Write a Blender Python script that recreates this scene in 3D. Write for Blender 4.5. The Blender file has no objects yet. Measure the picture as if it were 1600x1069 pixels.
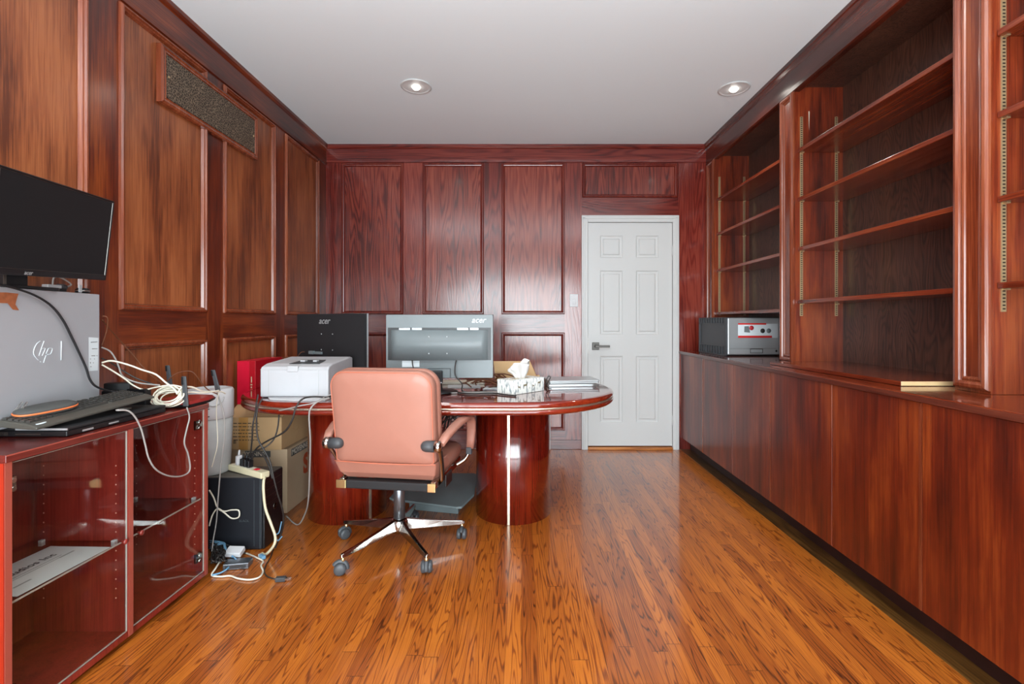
import bpy, bmesh, math, random
from mathutils import Matrix, Vector
random.seed(7)
R = math.radians
SC = bpy.context.scene
COL = SC.collection

# ------------------------------------------------------------------ camera, world, light, exposure
EYE = 1.154          # eye height; the camera stands at x=0, y=0 and looks along +Y
FPX, VX, VY = 745.0, 815.0, 503.0
cam_d = bpy.data.cameras.new('camera'); cam = bpy.data.objects.new('camera', cam_d); COL.objects.link(cam)
cam.location = (0, 0, EYE); cam.rotation_euler = (R(90), 0, 0)
cam_d.sensor_width = 36; cam_d.lens = FPX / 1600 * 36
cam_d.shift_x = -(VX - 800) / 1600; cam_d.shift_y = -(534.5 - VY) / 1600
cam_d.clip_start = .02
SC.camera = cam
SC.view_settings.view_transform = 'Standard'; SC.view_settings.look = 'None'
SC.view_settings.gamma = 1; SC.view_settings.use_curve_mapping = False
SC.view_settings.exposure = 0.0
W = bpy.data.worlds.new('world'); SC.world = W; W.use_nodes = True
W.node_tree.nodes['Background'].inputs[0].default_value = (.72, .82, 1, 1)
W.node_tree.nodes['Background'].inputs[1].default_value = 1.0
REAR = -1.25         # rear wall with the big window
def area(name, loc, rot, sx, sy, power, col=(1, 1, 1)):
    l = bpy.data.lights.new(name, 'AREA'); l.shape = 'RECTANGLE'; l.size = sx; l.size_y = sy
    l.energy = power; l.color = col
    o = bpy.data.objects.new(name, l); COL.objects.link(o); o.location = loc; o.rotation_euler = rot
    return o
area('daylight', (-.1, REAR - .22, 1.25), (R(90), 0, 0), 3.1, 2.1, 25, (.90, .955, 1))
area('ceiling_fill', (-.1, REAR - .30, 1.10), (R(90 + 22), 0, 0), 3.1, 2.1, 305, (.88, .95, 1))  # second window light tipped upward, added to brighten the ceiling
# two unseen lamps added to even out the ceiling, beside the camera (built below)
FILL_LAMPS = [(-1.15, .35), (1.12, .35)]
for x, y in FILL_LAMPS:
    l = bpy.data.lights.new('fill_uplight', 'AREA'); l.shape = 'DISK'; l.size = .26; l.energy = 52; l.color = (.88, .95, 1)
    o = bpy.data.objects.new('fill_uplight', l); COL.objects.link(o); o.location = (x, y, 1.76); o.rotation_euler = (R(180), 0, 0)
# the ceiling spots that light the room (their fixtures are built further down)
SPOTS = [(-.717, 3.24), (1.456, 3.27), (-.717, 1.1), (1.3, 1.1), (-.717, -.6), (1.3, -.6)]
CEIL = 2.755
for i, (x, y) in enumerate(SPOTS):
    l = bpy.data.lights.new('ceiling_spot', 'SPOT'); l.energy = 22; l.spot_size = R(150); l.spot_blend = .8
    l.shadow_soft_size = .05; l.color = (1, .93, .84)
    o = bpy.data.objects.new('ceiling_spot', l); COL.objects.link(o); o.location = (x, y, CEIL - .03)

def at(px, py, Y):
    """point of the room at depth Y seen at photograph pixel (px, py)"""
    return Vector(((px - VX) / FPX * Y, Y, EYE - (py - VY) / FPX * Y))

# ------------------------------------------------------------------ mesh builder
class MB:
    def __init__(s): s.v = []; s.f = []; s.sm = []; s.mi = []; s.cur = 0
    def add(s, vs, fs, smooth=False):
        b = len(s.v); s.v += [Vector(p) for p in vs]
        for f in fs: s.f.append([b + i for i in f]); s.sm.append(smooth); s.mi.append(s.cur)
        return s
    def box(s, x0, x1, y0, y1, z0, z1):
        x0, x1 = sorted((x0, x1)); y0, y1 = sorted((y0, y1)); z0, z1 = sorted((z0, z1))
        return s.add([(x0,y0,z0),(x1,y0,z0),(x1,y1,z0),(x0,y1,z0),(x0,y0,z1),(x1,y0,z1),(x1,y1,z1),(x0,y1,z1)],
                     [(0,3,2,1),(4,5,6,7),(0,1,5,4),(1,2,6,5),(2,3,7,6),(3,0,4,7)])
    def hexa(s, p):      # 8 points: bottom ring then top ring
        return s.add(p, [(0,3,2,1),(4,5,6,7),(0,1,5,4),(1,2,6,5),(2,3,7,6),(3,0,4,7)])
    def quad(s, a, b, c, d): return s.add([a, b, c, d], [(0,1,2,3)])
    def prism(s, poly, z0, z1, smooth=False, m=None):
        n = len(poly)
        vs = [(x, y, z0) for x, y in poly] + [(x, y, z1) for x, y in poly]
        if m is not None: vs = [m @ Vector(p) for p in vs]
        s.add(vs, [tuple(reversed(range(n))), tuple(range(n, 2*n))])
        b = len(s.v) - 2*n
        for i in range(n):
            j = (i+1) % n; s.f.append([b+i, b+j, b+n+j, b+n+i]); s.sm.append(smooth); s.mi.append(s.cur)
        return s
    def loft(s, rings, closed=True, caps=True, smooth=True):
        n = len(rings[0]); b = len(s.v)
        for r in rings: s.v += [Vector(p) for p in r]
        for k in range(len(rings)-1):
            for i in range(n if closed else n-1):
                j = (i+1) % n
                s.f.append([b+k*n+i, b+k*n+j, b+(k+1)*n+j, b+(k+1)*n+i]); s.sm.append(smooth); s.mi.append(s.cur)
        if caps:
            s.f.append([b+i for i in reversed(range(n))]); s.sm.append(False); s.mi.append(s.cur)
            s.f.append([b+(len(rings)-1)*n+i for i in range(n)]); s.sm.append(False); s.mi.append(s.cur)
        return s
    def cyl(s, p0, p1, r0, r1=None, n=20, smooth=True):
        p0 = Vector(p0); p1 = Vector(p1); r1 = r0 if r1 is None else r1
        d = (p1-p0).normalized(); a = d.orthogonal().normalized(); c = d.cross(a)
        ring = lambda p, r: [p + (a*math.cos(2*math.pi*i/n) + c*math.sin(2*math.pi*i/n))*r for i in range(n)]
        return s.loft([ring(p0, r0), ring(p1, r1)], smooth=smooth)
    def lathe(s, prof, c=(0,0,0), axis='z', n=32, m=None):
        rings = []
        for r, h in prof:
            ring = []
            for i in range(n):
                t = 2*math.pi*i/n; u, v = r*math.cos(t), r*math.sin(t)
                p = {'z': Vector((u, v, h)), 'x': Vector((h, u, v)), 'y': Vector((v, h, u))}[axis]
                ring.append(p + Vector(c))
            if m is not None: ring = [m @ p for p in ring]
            rings.append(ring)
        return s.loft(rings)
    def tube(s, pts, r, n=8, spline=True, per=6):
        pts = [Vector(p) for p in pts]
        if spline and len(pts) > 2:
            q = [pts[0]] + pts + [pts[-1]]; out = []
            for i in range(1, len(q)-2):
                a, b, c, d = q[i-1], q[i], q[i+1], q[i+2]
                for k in range(per):
                    t = k/per
                    out.append(.5*((2*b) + (c-a)*t + (2*a-5*b+4*c-d)*t*t + (3*b-a-3*c+d)*t**3))
            out.append(pts[-1]); pts = out
        pts = [p for i, p in enumerate(pts) if i == 0 or (p-pts[i-1]).length > 1e-6]
        if len(pts) < 2: return s
        tang = [(pts[min(i+1, len(pts)-1)] - pts[max(i-1, 0)]).normalized() for i in range(len(pts))]
        a = tang[0].orthogonal().normalized(); rings = []
        for p, t in zip(pts, tang):
            a = (a - t*a.dot(t)); a = a.normalized() if a.length > 1e-6 else t.orthogonal().normalized()
            c = t.cross(a)
            rings.append([p + (a*math.cos(2*math.pi*i/n) + c*math.sin(2*math.pi*i/n))*r for i in range(n)])
        return s.loft(rings)
    def ball(s, c, rx, ry=None, rz=None, n=16, k=10):
        ry = rx if ry is None else ry; rz = rx if rz is None else rz; c = Vector(c); rings = []
        for j in range(k+1):
            p = -math.pi/2 + math.pi*j/k; q = max(math.cos(p), 1e-3)
            rings.append([c + Vector((rx*q*math.cos(2*math.pi*i/n), ry*q*math.sin(2*math.pi*i/n), rz*math.sin(p))) for i in range(n)])
        return s.loft(rings)
    def frame(s, u0, u1, v0, v1, prof, m):
        """mitred picture-frame moulding; prof = [(inset, height)], m maps (u, v, h) to the room"""
        rings = []
        for ins, h in prof:
            rings.append([m(u0+ins, v0+ins, h), m(u1-ins, v0+ins, h), m(u1-ins, v1-ins, h), m(u0+ins, v1-ins, h)])
        return s.loft(rings, caps=False, smooth=False)
    def xf(s, M):
        s.v = [M @ p for p in s.v]; return s
    def join(s, o, M=None):
        b = len(s.v); s.v += [(M @ p if M is not None else p) for p in o.v]
        s.f += [[b+i for i in f] for f in o.f]; s.sm += o.sm; s.mi += o.mi
        return s

MATS_OF = {}
def obj(name, mb, mat, parent=None, bevel=0, world=False, seg=2, subsurf=0, label=None):
    me = bpy.data.meshes.new(name)
    vs = mb.v
    if world and parent is not None:
        Mi = parent['_mi'] if '_mi' in parent else None
        inv = ROOTM[parent.name].inverted()
        vs = [inv @ p for p in vs]
    me.from_pydata([tuple(p) for p in vs], [], mb.f)
    bmx = bmesh.new(); bmx.from_mesh(me); bmesh.ops.recalc_face_normals(bmx, faces=bmx.faces); bmx.to_mesh(me); bmx.free()
    for p, sm, mi in zip(me.polygons, mb.sm, mb.mi): p.use_smooth = sm; p.material_index = mi
    for m in (mat if isinstance(mat, (list, tuple)) else [mat]): me.materials.append(m)
    me.update()
    o = bpy.data.objects.new(name, me); COL.objects.link(o)
    if parent is not None:
        o.parent = parent
        ROOTM[o.name] = ROOTM.get(parent.name, Matrix.Identity(4))
    else:
        ROOTM[o.name] = Matrix.Identity(4)
    if bevel:
        b = o.modifiers.new('bevel', 'BEVEL'); b.width = bevel; b.segments = seg; b.limit_method = 'ANGLE'; b.angle_limit = R(35)
    if subsurf:
        b = o.modifiers.new('sub', 'SUBSURF'); b.levels = subsurf; b.render_levels = subsurf
    if label: o['label'] = label
    return o
ROOTM = {}
def thing(name, label, cat, loc=(0,0,0), rz=0, group=None, M=None):
    o = bpy.data.objects.new(name, None); COL.objects.link(o)
    if M is None: M = Matrix.Translation(Vector(loc)) @ Matrix.Rotation(rz, 4, 'Z')
    o.matrix_world = M; ROOTM[o.name] = M.copy()
    o.empty_display_size = .05
    return tag(o, label, cat, group)
def tag(o, label, cat, group=None):
    o['label'] = label; o['category'] = cat
    if group: o['group'] = group
    return o
def struct(o, label=None):
    o['kind'] = 'structure'
    if label: o['label'] = label
    return o
def ortho(mb_, M): return mb_.xf(M)

def rrect(w, h, r, n=5, cx=0, cy=0):
    pts = []
    for (sx, sy, a0) in ((1,-1,-90),(1,1,0),(-1,1,90),(-1,-1,180)):
        for k in range(n+1):
            a = R(a0 + 90*k/n)
            pts.append((cx + sx*(w/2-r) + r*math.cos(a), cy + sy*(h/2-r) + r*math.sin(a)))
    return pts

def text_mb(s, size, depth=.0006, shear=0, spacing=1.0, align='CENTER', bold=0):
    c = bpy.data.curves.new('t', 'FONT'); c.body = s; c.size = size; c.extrude = depth/2; c.shear = shear
    c.space_character = spacing; c.align_x = align; c.align_y = 'CENTER'; c.offset = bold; c.resolution_u = 4
    o = bpy.data.objects.new('t', c); COL.objects.link(o)
    dg = bpy.context.evaluated_depsgraph_get(); e = o.evaluated_get(dg); me = e.to_mesh()
    mb = MB().add([v.co.copy() for v in me.vertices], [tuple(p.vertices) for p in me.polygons])
    e.to_mesh_clear(); bpy.data.objects.remove(o); bpy.data.curves.remove(c)
    return mb
def basis(o, x, y):     # matrix whose local x, y run along x, y in the room
    x = Vector(x).normalized(); y = Vector(y); y = (y - x*y.dot(x)).normalized(); z = x.cross(y)
    return Matrix(((x.x, y.x, z.x, o[0]), (x.y, y.y, z.y, o[1]), (x.z, y.z, z.z, o[2]), (0,0,0,1)))

# ------------------------------------------------------------------ materials
def lin(c):
    return tuple(((v/255)/12.92 if v/255 <= .04045 else ((v/255+.055)/1.055)**2.4) for v in c[:3]) + (1,)
def mat(name, rgb, rough=.5, metal=0, coat=0, bump=0, bscale=200, spec=.5, noise=0, nscale=8, trans=0, emit=0, ior=1.45, coatr=.1):
    m = bpy.data.materials.new(name); m.use_nodes = True; nt = m.node_tree; b = nt.nodes['Principled BSDF']
    c = lin(rgb); b.inputs['Base Color'].default_value = c
    b.inputs['Roughness'].default_value = rough; b.inputs['Metallic'].default_value = metal
    b.inputs['Coat Weight'].default_value = coat; b.inputs['Coat Roughness'].default_value = coatr
    b.inputs['Specular IOR Level'].default_value = spec; b.inputs['IOR'].default_value = ior
    b.inputs['Transmission Weight'].default_value = trans
    if emit: b.inputs['Emission Color'].default_value = c; b.inputs['Emission Strength'].default_value = emit
    tc = nt.nodes.new('ShaderNodeTexCoord')
    if noise:
        n = nt.nodes.new('ShaderNodeTexNoise'); n.inputs['Scale'].default_value = nscale; n.inputs['Detail'].default_value = 5
        nt.links.new(tc.outputs['Object'], n.inputs['Vector'])
        mx = nt.nodes.new('ShaderNodeMix'); mx.data_type = 'RGBA'; mx.blend_type = 'MULTIPLY'
        mx.inputs[0].default_value = 1
        r = nt.nodes.new('ShaderNodeMapRange'); r.inputs[3].default_value = 1-noise; r.inputs[4].default_value = 1+noise
        r.inputs[1].default_value = .3; r.inputs[2].default_value = .7
        nt.links.new(n.outputs['Fac'], r.inputs[0]); mx.inputs[6].default_value = c
        nt.links.new(r.outputs[0], mx.inputs[7]); nt.links.new(mx.outputs[2], b.inputs['Base Color'])
    if bump:
        n = nt.nodes.new('ShaderNodeTexNoise'); n.inputs['Scale'].default_value = bscale; n.inputs['Detail'].default_value = 4
        nt.links.new(tc.outputs['Object'], n.inputs['Vector'])
        bp = nt.nodes.new('ShaderNodeBump'); bp.inputs['Strength'].default_value = bump; bp.inputs['Distance'].default_value = .002
        nt.links.new(n.outputs['Fac'], bp.inputs['Height']); nt.links.new(bp.outputs[0], b.inputs['Normal'])
    return m

def nmath(nt, op, a, b=None, c=None):
    n = nt.nodes.new('ShaderNodeMath'); n.operation = op
    for i, v in enumerate((a, b, c)):
        if v is None: continue
        if isinstance(v, (int, float)): n.inputs[i].default_value = v
        else: nt.links.new(v, n.inputs[i])
    return n.outputs[0]
def wood(name, dark, mid, light, axis='z', rough=.32, rings=9, ringw=.45, blotch=.55, fine=.35, coat=.35, coatr=.18, perp=5, along=.55,
         bump=.25, seed=0, bscale=2.2, spec=.5):
    m = bpy.data.materials.new(name); m.use_nodes = True; nt = m.node_tree; b = nt.nodes['Principled BSDF']; L = nt.links.new
    tc = nt.nodes.new('ShaderNodeTexCoord')
    def noise(sp, sa, detail, off=0, rough_=.5, dist=0):
        mp = nt.nodes.new('ShaderNodeMapping'); sc = [sp]*3; sc['xyz'.index(axis)] = sa
        mp.inputs['Scale'].default_value = sc; mp.inputs['Location'].default_value = (off+seed*3.7, off*.7+seed, seed*1.9)
        L(tc.outputs['Object'], mp.inputs['Vector'])
        n = nt.nodes.new('ShaderNodeTexNoise'); n.inputs['Scale'].default_value = 1; n.inputs['Detail'].default_value = detail
        n.inputs['Roughness'].default_value = rough_; n.inputs['Distortion'].default_value = dist
        L(mp.outputs[0], n.inputs['Vector']); return n.outputs['Fac']
    n1 = noise(perp, along, 2, 0, .45)
    ring = nmath(nt, 'PINGPONG', nmath(nt, 'MULTIPLY', n1, rings*2), .5)      # 0..0.5 contour lines of the grain
    ring = nmath(nt, 'MULTIPLY', ring, 2)
    rr = nt.nodes.new('ShaderNodeMapRange'); rr.interpolation_type = 'SMOOTHSTEP'
    rr.inputs[1].default_value = .0; rr.inputs[2].default_value = .75; L(ring, rr.inputs[0]); ring = rr.outputs[0]
    nf = noise(170, 5, 3, 5, .6); nb = noise(bscale, bscale*.28, 4, 11, .55)
    nm = noise(28, 1.2, 3, 3, .5)
    def rng(v, a, c_, lo, hi):
        r = nt.nodes.new('ShaderNodeMapRange'); r.inputs[1].default_value = a; r.inputs[2].default_value = c_
        r.inputs[3].default_value = lo; r.inputs[4].default_value = hi; L(v, r.inputs[0]); return r.outputs[0]
    fac = nmath(nt, 'ADD', rng(nb, .3, .7, -blotch/2, blotch/2), .5)
    fac = nmath(nt, 'ADD', fac, rng(nm, .3, .7, -.17, .17))
    fac = nmath(nt, 'ADD', fac, nmath(nt, 'MULTIPLY', nmath(nt, 'SUBTRACT', ring, .6), ringw))
    fac = nmath(nt, 'ADD', fac, rng(nf, .35, .65, -fine/2, fine/2))
    cr = nt.nodes.new('ShaderNodeValToRGB'); e = cr.color_ramp.elements
    e[0].position = .05; e[0].color = lin(dark); e[1].position = .95; e[1].color = lin(light)
    x = e.new(.5); x.color = lin(mid); L(fac, cr.inputs[0]); L(cr.outputs[0], b.inputs['Base Color'])
    b.inputs['Roughness'].default_value = rough; b.inputs['Coat Weight'].default_value = coat
    b.inputs['Coat Roughness'].default_value = coatr; b.inputs['Specular IOR Level'].default_value = spec
    bp = nt.nodes.new('ShaderNodeBump'); bp.inputs['Strength'].default_value = bump; bp.inputs['Distance'].default_value = .0012
    L(nmath(nt, 'ADD', nf, nmath(nt, 'MULTIPLY', ring, .8)), bp.inputs['Height']); L(bp.outputs[0], b.inputs['Normal'])
    return m

def floor_mat(name, dark, mid, light, width=.057):
    m = bpy.data.materials.new(name); m.use_nodes = True; nt = m.node_tree; b = nt.nodes['Principled BSDF']; L = nt.links.new
    tc = nt.nodes.new('ShaderNodeTexCoord'); sp = nt.nodes.new('ShaderNodeSeparateXYZ'); L(tc.outputs['Object'], sp.inputs[0])
    X, Y = sp.outputs[0], sp.outputs[1]
    row = nmath(nt, 'FLOOR', nmath(nt, 'DIVIDE', X, width))
    wn = nt.nodes.new('ShaderNodeTexWhiteNoise'); wn.noise_dimensions = '1D'; L(row, wn.inputs['W'])
    ys = nmath(nt, 'ADD', nmath(nt, 'DIVIDE', Y, 1.35), nmath(nt, 'MULTIPLY', wn.outputs['Value'], 7.3))
    seg = nmath(nt, 'FLOOR', ys)
    cb = nt.nodes.new('ShaderNodeCombineXYZ'); L(row, cb.inputs[0]); L(seg, cb.inputs[1])
    w2 = nt.nodes.new('ShaderNodeTexWhiteNoise'); w2.noise_dimensions = '2D'; L(cb.outputs[0], w2.inputs['Vector'])
    rnd = w2.outputs['Value']
    gx = nmath(nt, 'ADD', nmath(nt, 'MULTIPLY', X, 13), nmath(nt, 'MULTIPLY', rnd, 40))
    gy = nmath(nt, 'ADD', nmath(nt, 'MULTIPLY', Y, .75), nmath(nt, 'MULTIPLY', rnd, 91))
    gv = nt.nodes.new('ShaderNodeCombineXYZ'); L(gx, gv.inputs[0]); L(gy, gv.inputs[1])
    n1 = nt.nodes.new('ShaderNodeTexNoise'); n1.inputs['Scale'].default_value = 1; n1.inputs['Detail'].default_value = 2.5
    n1.inputs['Roughness'].default_value = .45; L(gv.outputs[0], n1.inputs['Vector'])
    ring = nmath(nt, 'MULTIPLY', nmath(nt, 'PINGPONG', nmath(nt, 'MULTIPLY', n1.outputs['Fac'], 23), .5), 2)
    rr = nt.nodes.new('ShaderNodeMapRange'); rr.interpolation_type = 'SMOOTHSTEP'; rr.inputs[2].default_value = .42; L(ring, rr.inputs[0]); ring = rr.outputs[0]
    fv = nt.nodes.new('ShaderNodeCombineXYZ'); L(nmath(nt, 'MULTIPLY', X, 260), fv.inputs[0]); L(nmath(nt, 'MULTIPLY', Y, 7), fv.inputs[1])
    n2 = nt.nodes.new('ShaderNodeTexNoise'); n2.inputs['Scale'].default_value = 1; n2.inputs['Detail'].default_value = 3; L(fv.outputs[0], n2.inputs['Vector'])
    n3 = nt.nodes.new('ShaderNodeTexNoise'); n3.inputs['Scale'].default_value = 1.1; n3.inputs['Detail'].default_value = 3; L(tc.outputs['Object'], n3.inputs['Vector'])
    fac = nmath(nt, 'ADD', .08, nmath(nt, 'MULTIPLY', rnd, .30))
    fac = nmath(nt, 'ADD', fac, nmath(nt, 'MULTIPLY', ring, .42))
    fac = nmath(nt, 'ADD', fac, nmath(nt, 'MULTIPLY', nmath(nt, 'SUBTRACT', n2.outputs['Fac'], .5), .5))
    fac = nmath(nt, 'ADD', fac, nmath(nt, 'MULTIPLY', nmath(nt, 'SUBTRACT', n3.outputs['Fac'], .45), .5))
    cr = nt.nodes.new('ShaderNodeValToRGB'); e = cr.color_ramp.elements
    e[0].position = 0; e[0].color = lin(dark); e[1].position = 1; e[1].color = lin(light); x = e.new(.48); x.color = lin(mid)
    L(fac, cr.inputs[0])
    # joints between boards
    fx = nmath(nt, 'ABSOLUTE', nmath(nt, 'SUBTRACT', nmath(nt, 'FRACT', nmath(nt, 'DIVIDE', X, width)), .5))
    fy = nmath(nt, 'ABSOLUTE', nmath(nt, 'SUBTRACT', nmath(nt, 'FRACT', ys), .5))
    gap = nmath(nt, 'MAXIMUM', nmath(nt, 'GREATER_THAN', fx, .487), nmath(nt, 'GREATER_THAN', fy, .4988))
    mx = nt.nodes.new('ShaderNodeMix'); mx.data_type = 'RGBA'; mx.blend_type = 'MULTIPLY'
    L(nmath(nt, 'MULTIPLY', gap, .6), mx.inputs[0]); L(cr.outputs[0], mx.inputs[6]); mx.inputs[7].default_value = (.12, .07, .04, 1)
    L(mx.outputs[2], b.inputs['Base Color'])
    b.inputs['Roughness'].default_value = .36; b.inputs['Coat Weight'].default_value = .9; b.inputs['Coat Roughness'].default_value = .12
    bp = nt.nodes.new('ShaderNodeBump'); bp.inputs['Strength'].default_value = .16; bp.inputs['Distance'].default_value = .0015
    L(nmath(nt, 'SUBTRACT', nmath(nt, 'ADD', ring, nmath(nt, 'MULTIPLY', n3.outputs['Fac'], .6)), nmath(nt, 'MULTIPLY', gap, 1.2)), bp.inputs['Height'])
    L(bp.outputs[0], b.inputs['Normal'])
    return m

M = {}
M['lp'] = wood('left_panel_oak', (88, 40, 19), (136, 72, 38), (162, 94, 54), rings=5, ringw=.1, blotch=.9, bscale=4.5, fine=.45, rough=.38)
M['ls'] = wood('left_stile_oak', (58, 18, 8), (96, 34, 12), (140, 66, 24), rings=4, ringw=.12, blotch=.85, bscale=4, rough=.3)
M['lh'] = wood('left_rail_oak', (58, 18, 8), (96, 34, 12), (136, 62, 24), axis='y', rings=4, ringw=.12, blotch=.8, bscale=4, rough=.3)
M['lm'] = wood('left_molding', (92, 40, 20), (126, 60, 34), (156, 88, 56), rings=3, ringw=.1, blotch=.5, rough=.25)
M['bp'] = wood('back_panel_oak', (70, 20, 15), (116, 41, 30), (142, 66, 48), rings=11, ringw=.42, blotch=.6, perp=6, along=.55, rough=.24, coatr=.13, coat=.5, spec=.55)
M['bs'] = wood('back_stile_oak', (70, 18, 14), (112, 37, 28), (136, 58, 44), rings=9, ringw=.35, blotch=.55, perp=6, rough=.24, seed=2, coatr=.13, coat=.5, spec=.55)
M['bh'] = wood('back_rail_oak', (66, 16, 14), (104, 34, 28), (128, 52, 40), axis='x', rings=9, ringw=.35, blotch=.5, perp=6, rough=.24, seed=4, coatr=.13, coat=.5, spec=.55)
M['bm'] = wood('back_molding', (70, 16, 12), (104, 32, 22), (132, 60, 44), rings=3, ringw=.1, blotch=.4, rough=.25)
M['cd'] = wood('cabinet_door_veneer', (60, 15, 6), (102, 32, 10), (142, 62, 22), rings=4, ringw=.12, blotch=.8, bscale=5, fine=.25, rough=.36, coat=.22, perp=7, along=.3)
M['ce'] = wood('counter_edge', (44, 16, 9), (80, 32, 19), (108, 50, 32), axis='y', rings=4, ringw=.15, blotch=.4, rough=.3)
M['ct'] = wood('counter_top', (70, 22, 10), (112, 42, 21), (140, 64, 34), axis='y', rings=5, ringw=.15, blotch=.4, rough=.16, coat=.6, coatr=.06)
M['bi'] = wood('bookcase_inside', (62, 18, 8), (114, 40, 16), (146, 68, 30), rings=4, ringw=.15, blotch=.8, bscale=5, rough=.34, perp=7)
M['bb'] = wood('bookcase_back', (40, 22, 16), (74, 44, 32), (98, 62, 46), rings=12, ringw=.35, blotch=.5, perp=7, along=1.5, rough=.42)
M['sh'] = wood('shelf_wood', (70, 22, 10), (116, 44, 22), (150, 76, 42), axis='y', rings=4, ringw=.15, blotch=.5, rough=.22)
M['pi'] = wood('pilaster_wood', (78, 26, 12), (124, 54, 28), (158, 84, 46), rings=3, ringw=.12, blotch=.6, bscale=5, rough=.26)
M['pm'] = wood('pilaster_molding', (92, 38, 20), (124, 58, 34), (152, 86, 58), rings=3, ringw=.1, blotch=.4, rough=.22)
M['hd'] = wood('header_wood', (56, 18, 10), (92, 34, 18), (140, 60, 32), axis='y', rings=4, ringw=.15, blotch=.8, rough=.26)
M['tk'] = mat('toe_kick_paint', (44, 20, 16), .5, noise=.3)
M['floor'] = floor_mat('oak_floor', (54, 21, 5), (148, 74, 21), (208, 122, 40))
M['fb'] = wood('dark_border_board', (42, 24, 8), (82, 52, 22), (112, 76, 34), axis='y', rings=10, ringw=.35, blotch=.5, rough=.35)  # darker stain plus shade under the cabinets, both in the colour
M['ceil'] = mat('ceiling_paint', (234, 244, 247), .9, bump=.05, bscale=90)
M['white'] = mat('white_paint', (198, 199, 198), .45, bump=.02, bscale=60)
M['rear'] = mat('rear_wall_paint', (176, 150, 130), .8)
M['thr'] = wood('threshold_oak', (130, 70, 24), (180, 112, 50), (204, 140, 74), axis='x', rings=4, blotch=.3)
M['chrome'] = mat('chrome', (190, 187, 182), .14, metal=1)
M['nickel'] = mat('brushed_nickel', (130, 126, 120), .32, metal=1)
M['handle'] = mat('door_handle_metal', (92, 89, 86), .45, metal=.5)
M['brass'] = mat('brass', (226, 196, 140), .3, metal=1)
M['stdm'] = mat('shelf_standard_metal', (196, 172, 132), .4, metal=.7)
M['slot'] = mat('slot_dark', (40, 26, 16), .7)
M['leather'] = mat('salmon_leather', (165, 113, 97), .42, bump=.12, bscale=420, noise=.04, nscale=9, coat=.1)
M['leather2'] = mat('salmon_leather_piping', (196, 112, 86), .42, bump=.1, bscale=420)
M['darkplas'] = mat('dark_grey_plastic', (64, 66, 69), .45, bump=.04)
M['caster'] = mat('caster_grey', (72, 76, 80), .38)
M['post'] = mat('grey_post_metal', (122, 126, 132), .28, metal=.8)
M['black'] = mat('black_plastic', (22, 22, 24), .35)
M['blackm'] = mat('matte_black', (30, 30, 32), .6, bump=.08, bscale=600)
M['screen'] = mat('black_screen', (24, 25, 27), .5, noise=.06, nscale=3, spec=.3)
M['acerg'] = mat('monitor_grey', (112, 120, 122), .38, noise=.03)
M['acerd'] = mat('monitor_dark_grey', (64, 70, 73), .42)
M['tab'] = wood('table_mahogany', (66, 10, 8), (98, 22, 16), (126, 40, 26), axis='x', rings=4, ringw=.1, blotch=.4, rough=.14, coat=1, coatr=.04, bump=.03)
M['rim'] = wood('table_rim', (78, 14, 6), (118, 30, 14), (140, 48, 24), axis='x', rings=3, ringw=.08, blotch=.4, rough=.12, coat=1, coatr=.05, bump=.02)
M['ped'] = wood('table_pedestal', (70, 10, 6), (108, 24, 12), (136, 42, 20), rings=4, ringw=.12, blotch=.6, bscale=3, rough=.2, coat=1, coatr=.10, bump=.04)
M['strip'] = mat('polished_strip', (205, 192, 172), .25, metal=.85)
M['redcab'] = wood('red_lacquer_cabinet', (92, 24, 20), (132, 40, 32), (150, 54, 42), rings=3, ringw=.06, blotch=.35, rough=.28, bump=.04, coat=.3)
M['redtop'] = wood('red_lacquer_top', (70, 18, 14), (98, 30, 24), (118, 42, 34), rings=3, ringw=.06, blotch=.35, rough=.25, bump=.04, axis='y')
M['redend'] = mat('red_orange_end_panel', (158, 42, 20), .35, noise=.06)
M['rededge'] = mat('red_cabinet_edge', (158, 76, 62), .3)
M['tower'] = mat('silver_tower_metal', (176, 179, 184), .42, metal=.25, noise=.02, nscale=4)
M['silver'] = mat('silver_plastic', (186, 190, 192), .3, metal=.5)
M['label'] = mat('label_paper', (216, 226, 230), .6)
M['ink'] = mat('dark_ink', (52, 50, 50), .7)
M['pwhite'] = mat('printer_white', (182, 182, 185), .4)
M['whiteplas'] = mat('white_plastic', (198, 198, 200), .35)
M['offwhite'] = mat('cream_cable', (222, 216, 198), .45)
M['greycab'] = mat('grey_cable', (150, 146, 142), .45)
M['dgcab'] = mat('dark_cable', (46, 42, 40), .5)
M['bluecab'] = mat('blue_cable', (104, 148, 178), .45)
M['tan'] = mat('tan_cardboard', (196, 160, 116), .8, noise=.07, nscale=6, bump=.06, bscale=120)
M['tanl'] = mat('pale_cardboard', (190, 166, 136), .8, noise=.05, nscale=6, bump=.06, bscale=120)
M['tape'] = mat('packing_tape', (188, 140, 80), .3)
M['boxgrey'] = mat('box_grey_print', (78, 80, 78), .7)
M['boxwhite'] = mat('box_letter_pale', (206, 196, 180), .7)
M['boxorange'] = mat('box_orange_print', (190, 84, 44), .7)
M['red'] = mat('red_card', (206, 18, 50), .4, noise=.06)
M['reddk'] = mat('red_card_side', (172, 10, 28), .4)
M['dell'] = mat('black_case', (24, 26, 32), .5, bump=.05, bscale=400, noise=.12)
M['dellg'] = mat('grey_case_top', (92, 86, 80), .6, noise=.1)  # computer top, greyer and paler than its sides
M['greybody'] = mat('grey_fabric_body', (172, 172, 170), .7, noise=.08, nscale=14)
M['blade'] = mat('router_red', (150, 44, 42), .3)
M['mat_grey'] = mat('grey_rubber', (108, 120, 122), .5, noise=.08)
M['tissue'] = mat('tissue', (212, 210, 206), .8)
M['beige'] = mat('beige_plastic', (206, 196, 164), .45)
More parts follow.
